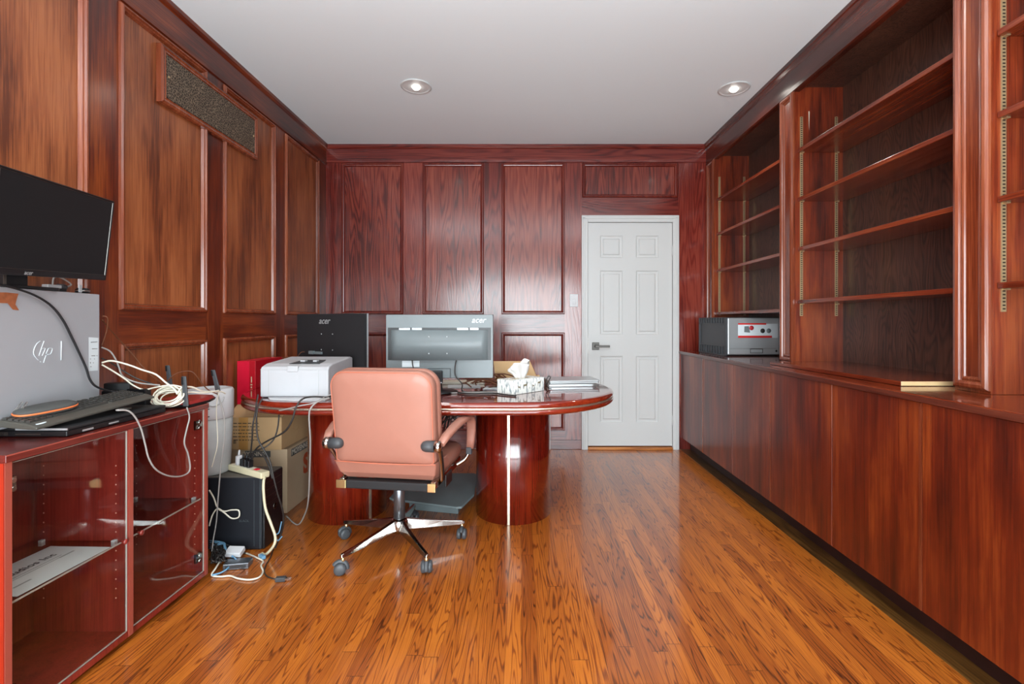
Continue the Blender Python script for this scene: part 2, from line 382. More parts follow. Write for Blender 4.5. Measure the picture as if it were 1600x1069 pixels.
M['orange'] = mat('orange_trim', (214, 112, 62), .4)
M['copper'] = mat('torn_brown_tape', (158, 92, 58), .45, noise=.22, nscale=60)
M['bulb'] = mat('lit_bulb', (255, 250, 240), .5, emit=9)
M['dish'] = mat('light_dish', (206, 208, 208), .4)
M['casefab'] = mat('grey_case_fabric', (66, 66, 64), .75, bump=.1, bscale=700)
M['key'] = mat('key_caps', (54, 53, 50), .45)
M['kb'] = mat('keyboard_body', (72, 70, 64), .42)
M['peg'] = mat('peg_hole', (214, 160, 140), .5)
M['brown'] = mat('brown_bag', (98, 54, 30), .6, noise=.25, nscale=40)

def glass_mat():
    m = bpy.data.materials.new('clear_glass'); m.use_nodes = True; nt = m.node_tree; L = nt.links.new
    nt.nodes.clear(); out = nt.nodes.new('ShaderNodeOutputMaterial')
    g = nt.nodes.new('ShaderNodeBsdfGlossy'); g.inputs['Roughness'].default_value = .03
    t = nt.nodes.new('ShaderNodeBsdfTransparent'); t.inputs[0].default_value = (.94, .96, .955, 1)
    lw = nt.nodes.new('ShaderNodeLayerWeight'); lw.inputs['Blend'].default_value = .5
    class F: outputs = [nmath(nt, 'ADD', .035, nmath(nt, 'MULTIPLY', nmath(nt, 'POWER', lw.outputs['Facing'], 5), .9))]
    f = F
    mx = nt.nodes.new('ShaderNodeMixShader'); L(f.outputs[0], mx.inputs[0]); L(t.outputs[0], mx.inputs[1]); L(g.outputs[0], mx.inputs[2])
    L(mx.outputs[0], out.inputs[0]); return m
M['glass'] = glass_mat()
M['gedge'] = mat('glass_edge', (170, 160, 150), .2, spec=.8)

def grille_mat():
    m = mat('vent_lattice', (78, 64, 50), .5, metal=.2); nt = m.node_tree; b = nt.nodes['Principled BSDF']; L = nt.links.new
    tc = nt.nodes.new('ShaderNodeTexCoord'); v = nt.nodes.new('ShaderNodeTexVoronoi'); v.feature = 'DISTANCE_TO_EDGE'; v.inputs['Scale'].default_value = 75
    L(tc.outputs['Object'], v.inputs['Vector'])
    r = nt.nodes.new('ShaderNodeMapRange'); r.inputs[1].default_value = .04; r.inputs[2].default_value = .12; L(v.outputs['Distance'], r.inputs[0])
    c = nt.nodes.new('ShaderNodeValToRGB'); c.color_ramp.elements[0].color = lin((140, 124, 104)); c.color_ramp.elements[1].color = lin((52, 40, 30))
    L(r.outputs[0], c.inputs[0]); L(c.outputs[0], b.inputs['Base Color']); return m
M['grille'] = grille_mat()
def tissuebox_mat():
    m = mat('tissue_box_print', (232, 234, 228), .5); nt = m.node_tree; b = nt.nodes['Principled BSDF']; L = nt.links.new
    tc = nt.nodes.new('ShaderNodeTexCoord'); mp = nt.nodes.new('ShaderNodeMapping'); mp.inputs['Scale'].default_value = (75, 75, 28)
    L(tc.outputs['Object'], mp.inputs[0])
    n = nt.nodes.new('ShaderNodeTexNoise'); n.inputs['Scale'].default_value = 1; n.inputs['Detail'].default_value = 3; L(mp.outputs[0], n.inputs['Vector'])
    c = nt.nodes.new('ShaderNodeValToRGB'); e = c.color_ramp.elements
    e[0].position = .5; e[0].color = lin((236, 238, 232)); e[1].position = .64; e[1].color = lin((150, 160, 162))
    L(n.outputs['Fac'], c.inputs[0]); L(c.outputs[0], b.inputs['Base Color']); return m
M['tbox'] = tissuebox_mat()

# ------------------------------------------------------------------ room shell
LX, RX, BY = -1.775, 1.99, 4.32      # left wall face, right wall face, back wall face
fl = struct(obj('floor', MB().box(LX-.1, RX+.1, REAR-.1, BY+.1, -.05, 0), M['floor']), 'glossy oak strip floor')
obj('border_board', MB().box(1.436, 1.527, REAR, BY, -.01, .0012), M['fb'], fl, label='dark border board, stain and cabinet shade in its colour')
struct(obj('ceiling', MB().box(LX-.1, RX+.1, REAR-.1, BY+.1, CEIL, CEIL+.1), M['ceil']), 'flat pale grey ceiling')
wl = struct(obj('wall_left', MB().box(LX-.12, LX-.01, REAR-.1, BY+.1, 0, CEIL), M['ls']), 'left wall of stained oak panelling')
wb = struct(obj('wall_back', MB().box(LX-.1, .55, BY+.01, BY+.12, 0, CEIL).box(1.42, RX+.1, BY+.01, BY+.12, 0, CEIL)
       .box(.55, 1.42, BY+.01, BY+.12, 2.118, CEIL).box(.55, 1.42, BY+.07, BY+.12, 0, 2.118), M['bs']), 'back wall of red stained oak panelling')
wr = struct(obj('wall_right', MB().box(RX, RX+.1, REAR-.1, BY+.1, 0, CEIL), M['bb']), 'right wall behind the bookcases')
# rear wall with the opening for the big window (behind the camera)
WX0, WX1, WZ0, WZ1 = -1.65, 1.45, .12, 2.15
struct(obj('wall_rear', MB().box(LX-.1, WX0, REAR-.15, REAR, 0, CEIL).box(WX1, RX+.1, REAR-.15, REAR, 0, CEIL)
       .box(WX0, WX1, REAR-.15, REAR, WZ1, CEIL).box(WX0, WX1, REAR-.15, REAR, 0, WZ0), M['rear']), 'plain rear wall around the window')
wf = MB()
for x in (WX0, -.62, .42, WX1-.06): wf.box(x, x+.06, REAR-.1, REAR-.04, WZ0, WZ1)
for z in (WZ0, WZ1-.06): wf.box(WX0, WX1, REAR-.1, REAR-.04, z, z+.06)
win = struct(obj('window_1', wf, M['white']), 'big three-light window in the rear wall')
obj('pane', MB().box(WX0, WX1, REAR-.075, REAR-.07, WZ0, WZ1), M['glass'], win)

PROF = [(0, 0), (.002, .010), (.008, .016), (.014, .016), (.019, .009), (.025, .007), (.031, -.004), (.034, -.010)]
def panels(wall, mp, face_depth, verts, rails, ms, mh, mpn, mm, skip=()):
    pass
def mapL(u, v, h): return Vector((LX + h, u, v))          # u = y
def mapB(u, v, h): return Vector((u, BY - h, v))
def boxm(m, u0, u1, v0, v1, h0, h1):
    mb = MB(); p = [m(u0,v0,h0), m(u1,v0,h0), m(u1,v1,h0), m(u0,v1,h0), m(u0,v0,h1), m(u1,v0,h1), m(u1,v1,h1), m(u0,v1,h1)]
    a = mb.hexa(p); return a
def panel(wall, m, u0, u1, v0, v1, mpn, mm):
    p = obj('wall_panel', boxm(m, u0+.004, u1-.004, v0+.004, v1-.004, -.012, -.006), mpn, wall)
    fr = MB().frame(u0, u1, v0, v1, PROF, m)
    obj('panel_molding', fr, mm, p, world=True)
# left wall: panels between these y positions
LP = [(-1.10,-.55), (-.43,.12), (.24,.78), (.82+.06,1.30-.0), (1.36,1.945), (2.100,2.680), (2.835,3.425), (3.575,4.160)]
ups = (1.206, 2.568); los = (.17, 1.057)
VENT = (2.32, 3.171, 2.228, 2.513)
edges = [REAR] + [v for p in LP for v in p] + [BY]
for i in range(0, len(edges), 2):
    obj('stile', boxm(mapL, edges[i], edges[i+1], 0, CEIL, -.012, 0), M['ls'], wl)
for (a, b) in LP:
    for (c, d) in ((0, los[0]), (los[1], ups[0]), (ups[1], CEIL)):
        obj('rail', boxm(mapL, a, b, c, d, -.012, 0), M['lh'], wl)
    panel(wl, mapL, a, b, los[0], los[1], M['lp'], M['lm'])
    panel(wl, mapL, a, b, ups[0], ups[1], M['lp'], M['lm'])
# back wall
BX = lambda px: (px-VX)/FPX*BY
BPn = [(BX(533.5), BX(630.5)), (BX(660), BX(756)), (BX(783.5), BX(882.5))]
DX0, DX1, DZ = BX(908.5), BX(1060), 2.116
e2 = [LX] + [v for p in BPn for v in p] + [DX0]
for i in range(0, len(e2), 2):
    obj('stile', boxm(mapB, e2[i], e2[i+1], .0, CEIL, -.012, 0), M['bs'], wb)
obj('stile', boxm(mapB, DX1, RX, 0, CEIL, -.012, 0), M['bs'], wb)
for (a, b) in BPn:
    for (c, d) in ((0, .168), (1.058, 1.222), (2.592, CEIL)):
        obj('rail', boxm(mapB, a, b, c, d, -.012, 0), M['bh'], wb)
    panel(wb, mapB, a, b, .168, 1.058, M['bp'], M['bm'])
    panel(wb, mapB, a, b, 1.222, 2.592, M['bp'], M['bm'])
obj('rail', boxm(mapB, DX0, DX1, DZ, 2.284, -.012, 0), M['bh'], wb)
obj('rail', boxm(mapB, DX0, DX1, 2.592, CEIL, -.012, 0), M['bh'], wb)
panel(wb, mapB, BX(910), BX(1059), 2.28, 2.592, M['bp'], M['bm'])
# crown strips
def crown(name, pts_fn, m, lab):
    """profile swept straight; pts_fn(t, out, z)"""
    prof = [(0, 2.575), (.010, 2.578), (.012, 2.60), (.012, 2.716), (.020, 2.722), (.028, 2.735), (.030, CEIL), (0, CEIL)]
    mb = MB().loft([[pts_fn(0, o, z) for o, z in prof], [pts_fn(1, o, z) for o, z in prof]], smooth=False)
    return struct(obj(name, mb, m), lab)
crown('trim_1', lambda t, o, z: Vector((LX+o, REAR+(BY-REAR)*t, z if z > 2.6 else z+.0)), M['lh'], 'crown strip over the left panelling')
crown('trim_2', lambda t, o, z: Vector((LX+(RX-LX)*t, BY-o, z+.02 if z < 2.7 else z)), M['bh'], 'crown strip over the back panelling')
# low skirting on the back wall and left wall
struct(obj('baseboard_back', MB().box(LX, DX0, BY-.012, BY, 0, .085), M['bh'], bevel=.003), 'plain red oak skirting board')
struct(obj('baseboard_left', MB().box(LX, LX+.012, REAR, BY-.012, 0, .085), M['lh'], bevel=.003), 'plain oak skirting board')

# door and casing
cs = MB()
CW = .056
x0, x1 = DX0, DX1
def casing(mb, a, b, c, d): mb.box(a, b, BY-.022, BY+.07, c, d)
casing(cs, x0, x0+CW, 0, DZ); casing(cs, x1-CW, x1, 0, DZ); casing(cs, x0+CW, x1-CW, DZ-.062, DZ)
cs.box(x0+.012, x0+.03, BY-.028, BY-.02, 0, DZ-.02); cs.box(x1-.03, x1-.012, BY-.028, BY-.02, 0, DZ-.02); cs.box(x0+.012, x1-.012, BY-.028, BY-.02, DZ-.032, DZ-.012)
dcs = struct(obj('trim_3', cs, M['white'], bevel=.003), 'white painted door casing')
dx0, dx1, dz0, dz1 = x0+CW+.003, x1-CW-.003, .032, DZ-.065
dy = BY-.004
def zp(py): return EYE - (py-VY)/FPX*BY
cols = [(BX(937.5), BX(972.5)), (BX(993.5), BX(1028.5))]
rows = [(zp(403), zp(368.5)), (zp(523), zp(423)), (zp(660), zp(556.5))]
slab = MB().box(dx0, dx1, dy+.010, dy+.045, dz0, dz1)
xs = [dx0, cols[0][0], cols[0][1], cols[1][0], cols[1][1], dx1]
for i in (0, 2, 4): slab.box(xs[i], xs[i+1], dy, dy+.010, dz0, dz1)
zs = [dz0, rows[2][0], rows[2][1], rows[1][0], rows[1][1], rows[0][0], rows[0][1], dz1]
for (a, b) in cols:
    for i in (0, 2, 4, 6): slab.box(a, b, dy, dy+.010, zs[i], zs[i+1])
door = struct(obj('door_1', slab, M['white']), 'white six-panel interior door')
for (a, b) in cols:
    for (c, d) in rows:
        md = lambda u, v, h: Vector((u, dy+.010-h, v))
        mb = MB().frame(a, b, c, d, [(0, .010), (.006, .004), (.012, .002), (.026, .002), (.034, .009), (.036, .009)], md)
        mb.quad(md(a+.036, c+.036, .009), md(b-.036, c+.036, .009), md(b-.036, d-.036, .009), md(a+.036, d-.036, .009))
        obj('door_panel', mb, M['white'], door)
hx, hz = BX(930.5), zp(541)
h = obj('door_handle', MB().box(hx-.032, hx+.032, dy-.010, dy, hz-.034, hz+.034), M['handle'], door, bevel=.003, label='brushed metal lever handle on a square rose')
hl = MB().cyl((hx, dy-.01, hz), (hx, dy-.05, hz), .012).box(hx-.012, hx+.120, dy-.060, dy-.046, hz-.010, hz+.010)
obj('lever', hl, M['handle'], h, bevel=.003)
obj('latch_plate', MB().box(dx0-.006, dx0+.002, dy-.003, dy+.004, hz-.06, hz+.06), M['nickel'], door)
for z in (zp(392), zp(657)):
    obj('hinge', MB().cyl((dx1+.004, dy-.006, z-.045), (dx1+.004, dy-.006, z+.045), .006, n=10).box(dx1-.006, dx1+.014, dy-.004, dy, z-.04, z+.04), M['white'], door)
struct(obj('trim_4', MB().box(dx0-.003, dx1+.003, BY-.030, BY+.07, 0, .024), M['thr'], bevel=.004), 'light oak threshold under the door')
# light switch
sx, sz = BX(896.5), zp(469.5)
sw = thing('light_switch', 'white rocker light switch on the panelling left of the door', 'switch', (sx, BY, sz))
obj('plate', MB().box(-.038, .038, -.006, 0, -.058, .058), M['whiteplas'], sw, bevel=.003)
obj('rocker', MB().box(-.016, .016, -.011, -.005, -.034, .012), M['whiteplas'], sw, bevel=.002)

# recessed lights
for i, (x, y) in enumerate(SPOTS[:2]):
    t = thing('recessed_light', ['lit round recessed ceiling light near the middle of the ceiling', 'lit round recessed ceiling light close to the bookcases'][i],
              'ceiling light', (x, y, CEIL), 0, 'recessed ceiling lights')
    obj('trim_ring', MB().lathe([(.100, 0), (.104, -.004), (.098, -.007), (.088, -.006), (.080, -.001)], n=40), M['dish'], t)
    obj('reflector', MB().lathe([(.086, -.004), (.060, -.002), (.046, -.0015), (.02, -.001)], n=32), M['dish'], t)
    obj('bulb', MB().lathe([(.001, -.024), (.018, -.020), (.026, -.012), (.028, -.002)], n=24), M['bulb'], t)

for (x, y), lb in zip(FILL_LAMPS, ('bowl-shaped lamp added for ceiling fill, out of view by the left wall, beside the camera', 'bowl-shaped lamp added for ceiling fill, out of view by the bookcases, beside the camera')):
    t = thing('added_fill_lamp', lb, 'lamp', (x, y, 0), 0, 'added ceiling fill')  # body for the unseen fill light added for the ceiling
    obj('base', MB().lathe([(.001, 0), (.14, 0), (.14, .012), (.02, .03)], n=32), M['nickel'], t)
    obj('pole', MB().cyl((0, 0, .02), (0, 0, 1.70), .013), M['nickel'], t)
    obj('lamp_shade', MB().loft([[(r*math.cos(2*math.pi*i/32), r*math.sin(2*math.pi*i/32), z) for i in range(32)] for r, z in ((.02, 1.70), (.14, 1.73), (.19, 1.80), (.20, 1.86))], caps=False), M['nickel'], t)

# wall vent in the left wall
va, vb, vc, vd = VENT
vt = thing('wall_vent', 'long dark lattice vent in a brown frame high on the left wall', 'vent', (LX, (va+vb)/2, (vc+vd)/2))
obj('frame', MB().frame(va, vb, vc, vd, [(0, -.004), (.001, .020), (.012, .026), (.022, .022), (.030, .024), (.038, .012), (.040, -.004)], mapL), M['lm'], vt, world=True)
gr = obj('grille', boxm(mapL, va+.036, vb-.036, vc+.036, vd-.036, 0, .0205), M['grille'], vt, world=True)
for y in (va+.05, vb-.05): obj('screw', MB().lathe([(.005, 0), (.005, .004), (.001, .005)], c=(LX+.0205, y, (vc+vd)/2), axis='x', n=10), M['stdm'], gr, world=True)

# ------------------------------------------------------------------ right side: base cabinets, worktop, bookcases
CX = 1.44                      # face of the cabinet doors
cab_spans = [((3.79, 4.315), [(3.79, 4.315)]), ((2.758, 3.79), [(3.26, 3.79), (2.758, 3.26)]), ((1.716, 2.758), [(2.212, 2.758), (1.716, 2.212)]),
             ((.68, 1.716), [(1.20, 1.716), (.68, 1.20)]), ((-.36, .68), [(.16, .68), (-.36, .16)])]
cab_labels = ['narrow single-door wooden base cabinet in the corner beside the white door',
              'brown two-door base cabinet under the counter where the grey printer sits',
              'red-brown two-door base cabinet under the far half of the loose board',
              'red-brown base cabinet in the lower right corner, nearest in view',
              'wooden two-door base cabinet beyond the near edge of the photo']
for (sp, doors), lb in zip(cab_spans, cab_labels):
    a, b = sp
    t = thing('base_cabinet', lb, 'cabinet', (CX+.02, (a+b)/2, 0), 0, 'base cabinets along the right wall')
    body = MB().box(CX+.022, RX-.005, a+.001, b-.001, .10, .864)
    obj('carcass', body, M['cd'], t, world=True)
    obj('toe_kick', MB().box(1.527, 1.54, a, b, 0, .10), M['tk'], t, world=True)
    for (c, d) in doors:
        dd = obj('door', MB().box(CX, CX+.02, c+.002, d-.002, .112, .862), M['cd'], t, bevel=.0015, world=True)
    # light edge lipping along the near side of the unit
    obj('edge_lipping', MB().box(CX-.0015, CX+.018, a+.0, a+.011, .114, .860), M['pm'], t, world=True, label='paler worn edge strip')
wt = obj('worktop', MB().box(1.42, RX-.003, REAR, BY-.014, .866, .893), [M['ct']], bevel=.004)
tag(wt, 'long red-brown wooden worktop running over all the base cabinets', 'worktop')
eb = obj('edge_band', MB().box(1.4165, 1.4205, REAR, BY-.014, .868, .889), M['ce'], wt)

FX = 1.68                      # face of the bookcases
mapR = lambda u, v, h: Vector((FX - h, u, v))
SHA = [2.215, 1.915, 1.598, 1.228]; SHB = [2.205, 1.905, 1.600, 1.277]; SHC = [2.185, 1.892, 1.590, 1.283]
secs = [(3.083, 4.15, SHA, 'tall bookcase section over the grey printer, at the far end'),
        (1.846, 2.935, SHB, 'wide empty bookcase section in the middle, above the loose board'),
        (.60, 1.705, SHC, 'bookcase section cut off by the edge of the photo'),
        (-.65, .46, SHB, 'bookcase section beyond the near edge of the photo')]
pil = [(4.15, 4.308), (2.935, 3.083), (1.705, 1.846), (.46, .60), (-.80, -.65)]
CH = random.Random(3)
for si, (a, b, shelves, lb) in enumerate(secs):
    t = thing('bookcase', lb, 'bookcase', (FX, (a+b)/2, .893), 0, 'built-in bookcases')
    obj('side_panel', MB().box(FX+.004, RX-.012, b, b+.02, .894, 2.60), M['bi'], t, world=True)
    obj('side_panel', MB().box(FX+.004, RX-.012, a-.02, a, .894, 2.60), M['bi'], t, world=True)
    obj('back_panel', MB().box(RX-.012, RX-.002, a-.02, b+.02, .894, 2.60), M['bb'], t, world=True)
    obj('top_panel', MB().box(FX+.004, RX-.002, a-.02, b+.02, 2.598, 2.62), M['bb'], t, world=True)
    for z in shelves:
        s = obj('shelf', MB().box(FX+.018, RX-.014, a+.003, b-.003, z-.011, z+.011), M['sh'], t, bevel=.002, world=True)
        for yy, dd in ((a+.001, 1), (b-.001, -1)):
            for xx in (1.723, 1.937): obj('shelf_clip', MB().box(xx-.007, xx+.007, yy, yy+dd*.018, z-.016, z-.0115), M['stdm'], s, world=True)
    zb = 1.19 if si else 1.24
    for yy, dd in ((a, 1), (b, -1)):
        for xx in (1.721, 1.936):
            st = obj('shelf_standard', MB().box(xx-.0085, xx+.0085, yy, yy+dd*.004, zb, 2.415), M['stdm'], t, world=True)
            sl = MB(); z = zb+.008
            while z < 2.405:
                sl.box(xx-.005, xx+.005, yy+dd*.0035, yy+dd*.0046, z, z+.005); z += .0127
            obj('slot', sl, M['slot'], st, world=True)
    if si == 1:
        obj('split_mark', MB().add([(1.765, b-.001, 2.45), (1.772, b-.001, 2.45), (1.769, b-.001, 2.33)], [(0,1,2)]), M['boxwhite'], t, world=True, label='pale split in the veneer')
    if si < 3: pass
pil_lb = ['fluted pilaster in the corner beside the back wall', 'moulded pilaster between the far and the middle bookcase',
          'moulded pilaster between the middle bookcase and the one cut off by the photo edge', 'moulded pilaster beyond the near edge', 'moulded pilaster at the near end']
for (a, b), lb in zip(pil, pil_lb):
    p = obj('pilaster', MB().box(FX-.002, FX+.0035, a, b, .894, 2.60), M['pi'])
    tag(p, lb, 'pilaster', 'bookcase pilasters')
    pr = [(0, 0), (.001, .010), (.008, .017), (.018, .019), (.026, .014), (.030, .005), (.036, .009), (.042, .007), (.046, .001)]
    obj('molding', MB().frame(a, b, .905, 2.575, pr, mapR), M['pm'], p)
hp = [(.0, 2.57), (-.012, 2.575), (-.014, 2.60), (-.014, 2.700), (-.024, 2.708), (-.030, 2.728), (-.036, 2.735), (-.038, CEIL), (.03, CEIL), (.03, 2.57)]
struct(obj('trim_5', MB().loft([[Vector((FX+o, REAR, z)) for o, z in hp], [Vector((FX+o, BY-.0, z)) for o, z in hp]], smooth=False), M['hd']), 'deep wooden header over the bookcases')
struct(obj('trim_6', MB().box(FX+.03, RX, REAR, BY, 2.62, CEIL), M['bb']), 'boxing above the bookcases')

# loose board lying on the worktop
bd = obj('loose_board', MB().hexa([(1.535,1.93,.8945),(1.975,1.93,.8945),(1.975,2.925,.8945),(1.52,2.92,.8945),
                                   (1.535,1.93,.913),(1.975,1.93,.913),(1.975,2.925,.913),(1.52,2.92,.913)]), M['ct'], bevel=.001)
tag(bd, 'loose red-brown shelf board with a raw pale end, lying on the worktop', 'board')
obj('raw_end', MB().box(1.536, 1.974, 1.9285, 1.9302, .8955, .9125), mat('raw_pine_end', (226, 196, 146), .7, noise=.06, nscale=30), bd, label='pale raw wood end')

# grey and black laser printer in the far bookcase
pt = thing('laser_printer', 'grey and black box-shaped printer with a red and white sticker, on the worktop below the far bookcase', 'printer', (1.80, 4.02, .894))
pt['label'] = 'grey and black laser printer with a red and white sticker, under the far bookcase'
PM = basis((1.560, 3.620, .8945), (.52, .028, 0), (-.028, .52, 0))
pt.matrix_world = PM; ROOTM[pt.name] = PM
PW, PD, PH = .408, .492, .294
obj('body', MB().box(.004, PW, .012, PD, .006, PH), M['darkplas'], pt, bevel=.004)
obj('foot', MB().box(.012, PW-.01, .02, PD-.01, 0, .0065), M['black'], pt)
fp = obj('front_panel', MB().box(.008, PW, 0, .014, .010, PH-.006), M['silver'], pt, bevel=.004)
PMi = PM.inverted()
def pl(px, py):
    o = PM.translation; n = PM.col[1].xyz; d = Vector(((px-VX)/FPX, 1, -(py-VY)/FPX)); c = Vector((0, 0, EYE))
    return PMi @ (c + d*((o-c).dot(n)/d.dot(n)))
g0, g1 = pl(1172, 552), pl(1192, 545)
obj('grip', MB().frame(g0.x, g1.x, g0.z, g1.z, [(0, 0), (.001, .003), (.003, .003), (.004, 0)], lambda u, v, h: Vector((u, -h, v))), M['nickel'], fp)
obj('seam', MB().box(.02, PW-.02, -.0006, .001, g1.z, g1.z+.002), M['nickel'], fp)
rb = MB()
for k in range(10):
    y = .03 + k*.046
    rb.box(-.004, .006, y, y+.007, .008, .07); rb.box(-.004, .006, y, y+.007, PH-.045, PH-.004)
rb.box(-.006, .006, .012, PD, 0, .008).box(-.006, .006, .012, PD, .068, .074).box(-.006, .006, .012, PD, PH-.050, PH-.044)
rb.box(-.006, .006, .012, .026, 0, PH).box(-.006, .006, PD-.02, PD, 0, PH).box(-.006, .006, .012, PD, PH-.005, PH)
obj('side_ribs', rb, M['darkplas'], pt)
def flat(mb, px0, px1, py0, py1, d):
    a, b = pl(px0, py1), pl(px1, py0); mb.box(a.x, b.x, -d, -d+.0004, a.z, b.z); return mb
st = obj('sticker', flat(MB(), 1153, 1215, 506, 528, .0012), M['label'], fp)
obj('sticker_red', flat(flat(MB(), 1153, 1197, 505, 507.5, .0018), 1153, 1206, 524.5, 528, .0018), mat('sticker_red_ink', (206, 44, 44), .5), st)
a = pl(1167, 515)
pic = MB().hexa([(a.x-.022, -.0020, a.z-.020), (a.x+.024, -.0020, a.z-.024), (a.x+.024, -.0014, a.z-.024), (a.x-.022, -.0014, a.z-.020), (a.x-.020, -.0020, a.z+.024), (a.x+.014, -.0020, a.z+.026), (a.x+.014, -.0014, a.z+.026), (a.x-.020, -.0014, a.z+.024)])
obj('printed_picture', pic, M['acerg'], st)
for px, m_ in ((1191.5, 'ink'), (1201, 'acerg')):
    p = pl(px, 517); obj('printed_dot', MB().lathe([(.001, 0), (.018, 0), (.018, .0006), (.001, .0006)], c=(p.x, -.002, p.z), axis='y', n=20), M[m_], st)
p = pl(1174, 512.5); obj('printed_seal', MB().lathe([(.001, 0), (.018, 0), (.018, .0006), (.001, .0006)], c=(p.x, -.0028, p.z), axis='y', n=20), mat('seal_red', (196, 50, 60), .5), st)
p = pl(1213, 548.5); obj('maker_mark', MB().box(p.x-.007, p.x+.007, -.0012, 0, p.z-.008, p.z+.008), M['ink'], fp)

# ------------------------------------------------------------------ conference table
TX, TY, TL, TW, TZ = -.54, 2.925, 2.19, 1.11, .75
def stadium(inset, n=28):
    r = TW/2 - inset; hx = TL/2 - TW/2; pts = []
    for k in range(n+1): a = -math.pi/2 + math.pi*k/n; pts.append((TX+hx + r*math.cos(a)*1.0, TY + r*math.sin(a)))
    for k in range(n+1): a = math.pi/2 + math.pi*k/n; pts.append((TX-hx + r*math.cos(a), TY + r*math.sin(a)))
    return pts
tb = thing('conference_table', 'long glossy mahogany table with rounded ends on two drum pedestals', 'table', (TX, TY, 0))
obj('tabletop', MB().loft([[(x, y, z) for x, y in stadium(i)] for i, z in ((.028, TZ-.012), (.026, TZ))], smooth=False), M['tab'], tb, world=True)
prof = [(.027, TZ+.0005), (.016, TZ-.0005), (.006, TZ-.006), (.0, TZ-.016), (.003, TZ-.025), (.008, TZ-.029)]
obj('edge', MB().loft([[(x, y, z) for x, y in stadium(i)] for i, z in prof], caps=False), M['rim'], tb, world=True)
obj('edge_inlay', MB().loft([[(x, y, z) for x, y in stadium(i)] for i, z in ((.008, TZ-.028), (.004, TZ-.031), (.004, TZ-.037), (.008, TZ-.040))], caps=False), M['strip'], tb, world=True, label='polished light inlay band')
prof = [(.008, TZ-.039), (.001, TZ-.044), (.0, TZ-.052), (.006, TZ-.061), (.020, TZ-.066), (.05, TZ-.066)]
obj('lower_edge', MB().loft([[(x, y, z) for x, y in stadium(i)] for i, z in prof], caps=True), M['rim'], tb, world=True)
for cx, ang in ((-1.065, -38), (-.05, -96)):
    p = obj('pedestal', MB().lathe([(.228, 0), (.228, TZ-.064)], c=(cx, 2.93, 0), n=72), M['ped'], tb, world=True)
    s = MB()
    a = R(ang); w = R(2.1)
    rg = lambda z: [(cx+.2275*math.cos(a-w), 2.93+.2275*math.sin(a-w), z), (cx+.2275*math.cos(a+w), 2.93+.2275*math.sin(a+w), z), (cx+.2305*math.cos(a+w*.8), 2.93+.2305*math.sin(a+w*.8), z), (cx+.2305*math.cos(a-w*.8), 2.93+.2305*math.sin(a-w*.8), z)]
    s.loft([rg(.002), rg(TZ-.066)], smooth=False)
    obj('strip', s, M['strip'], p, world=True, label='light metal strip')

# ------------------------------------------------------------------ monitors
def monitor(name, label, M4, w, h, back, shell, screen_side, thick=.02):
    """panel centred on the matrix origin, screen towards local -y, back towards +y"""
    t = thing(name, label, 'monitor', M=M4)
    obj('screen', MB().box(-w/2+.008, w/2-.008, -.0115, -.010, -h/2+.02, h/2-.008), M['screen'], t)
    bz = MB()
    md = lambda u, v, hh: Vector((u, -.010-hh, v))
    bz.box(-w/2, w/2, -.010, .006, -h/2, h/2)
    bz.frame(-w/2, w/2, -h/2, h/2, [(0, -.001), (.001, .004), (.006, .004), (.008, .0005)], md)
    bz.box(-w/2+.004, w/2-.004, -.0135, -.010, -h/2+.002, -h/2+.020)
    obj('bezel', bz, M['black'], t, bevel=.001)
    return t
# the one standing on the silver tower, seen from the front
u = Vector((.2225, -.974*-1, .049)); u = Vector((-.2225, .974, .049)).normalized()
up = Vector((.0415, -.010, .31)).normalized()
up = (up - u*up.dot(u)).normalized()
BR = Vector((-1.655, 1.88, 1.319))
cen = BR + up*.157 - u*.27
nrm = u.cross(up)          # towards the room
yy = -nrm
M3 = Matrix(((u.x, yy.x, up.x, cen.x), (u.y, yy.y, up.y, cen.y), (u.z, yy.z, up.z, cen.z), (0,0,0,1)))
m3 = monitor('monitor', 'black monitor with a dark screen tilted on top of the silver computer tower', M3, .54, .314, 'black', 'black', 1)
obj('back_shell', MB().loft([[(x, .006, z) for x, z in rrect(.53, .30, .01)], [(x, .024, z) for x, z in rrect(.40, .22, .02)]], smooth=False), M['black'], m3)
logo = text_mb('acer', .019, shear=.3, bold=.0002)
obj('logo', logo.xf(Matrix.Translation((-.16+.038, -.0142, -.147)) @ Matrix.Rotation(R(90), 4, 'X')), M['silver'], m3)
obj('bezel_line', MB().frame(-.262, .262, -.137, .149, [(0, 0), (.0004, .0008), (.0012, .0008), (.0016, 0)], lambda a, b, h: Vector((a, -.0118-h, b))), M['nickel'], m3)
TT = 1.2625         # top of the silver tower
obj('neck', MB().box(-1.662, -1.640, 1.515, 1.585, TT+.008, 1.42), M['black'], m3, world=True, bevel=.003)
obj('stand_base', MB().prism([(-1.672+x, 1.585+y) for x, y in rrect(.115, .20, .03)], TT+.0005, TT+.010), M['black'], m3, world=True, bevel=.002)
for k in range(1):
    obj('neck_edge', MB().box(-1.640, -1.6375, 1.508, 1.516, TT+.008, 1.35), M['nickel'], m3, world=True)

def back_monitor(label, M4, w, h, shell, dark, logo_at, logo_size, recess):
    t = monitor('monitor', label, M4, w, h, None, None, 0)
    obj('back_cover', MB().loft([[(x, .005, z) for x, z in rrect(w, h, .006)], [(x, .018, z) for x, z in rrect(w-.004, h-.004, .006)]], smooth=False), shell, t)
    lg = text_mb('acer', logo_size, shear=.3, bold=logo_size*.008, depth=.001)
    # local x reads reversed from behind
    obj('logo', lg.xf(Matrix.Translation((logo_at[0], .0188, logo_at[1])) @ Matrix.Rotation(R(180), 4, 'Z') @ Matrix.Rotation(R(90), 4, 'X')), M['label'] if shell is M['acerg'] else M['silver'], t)
    return t
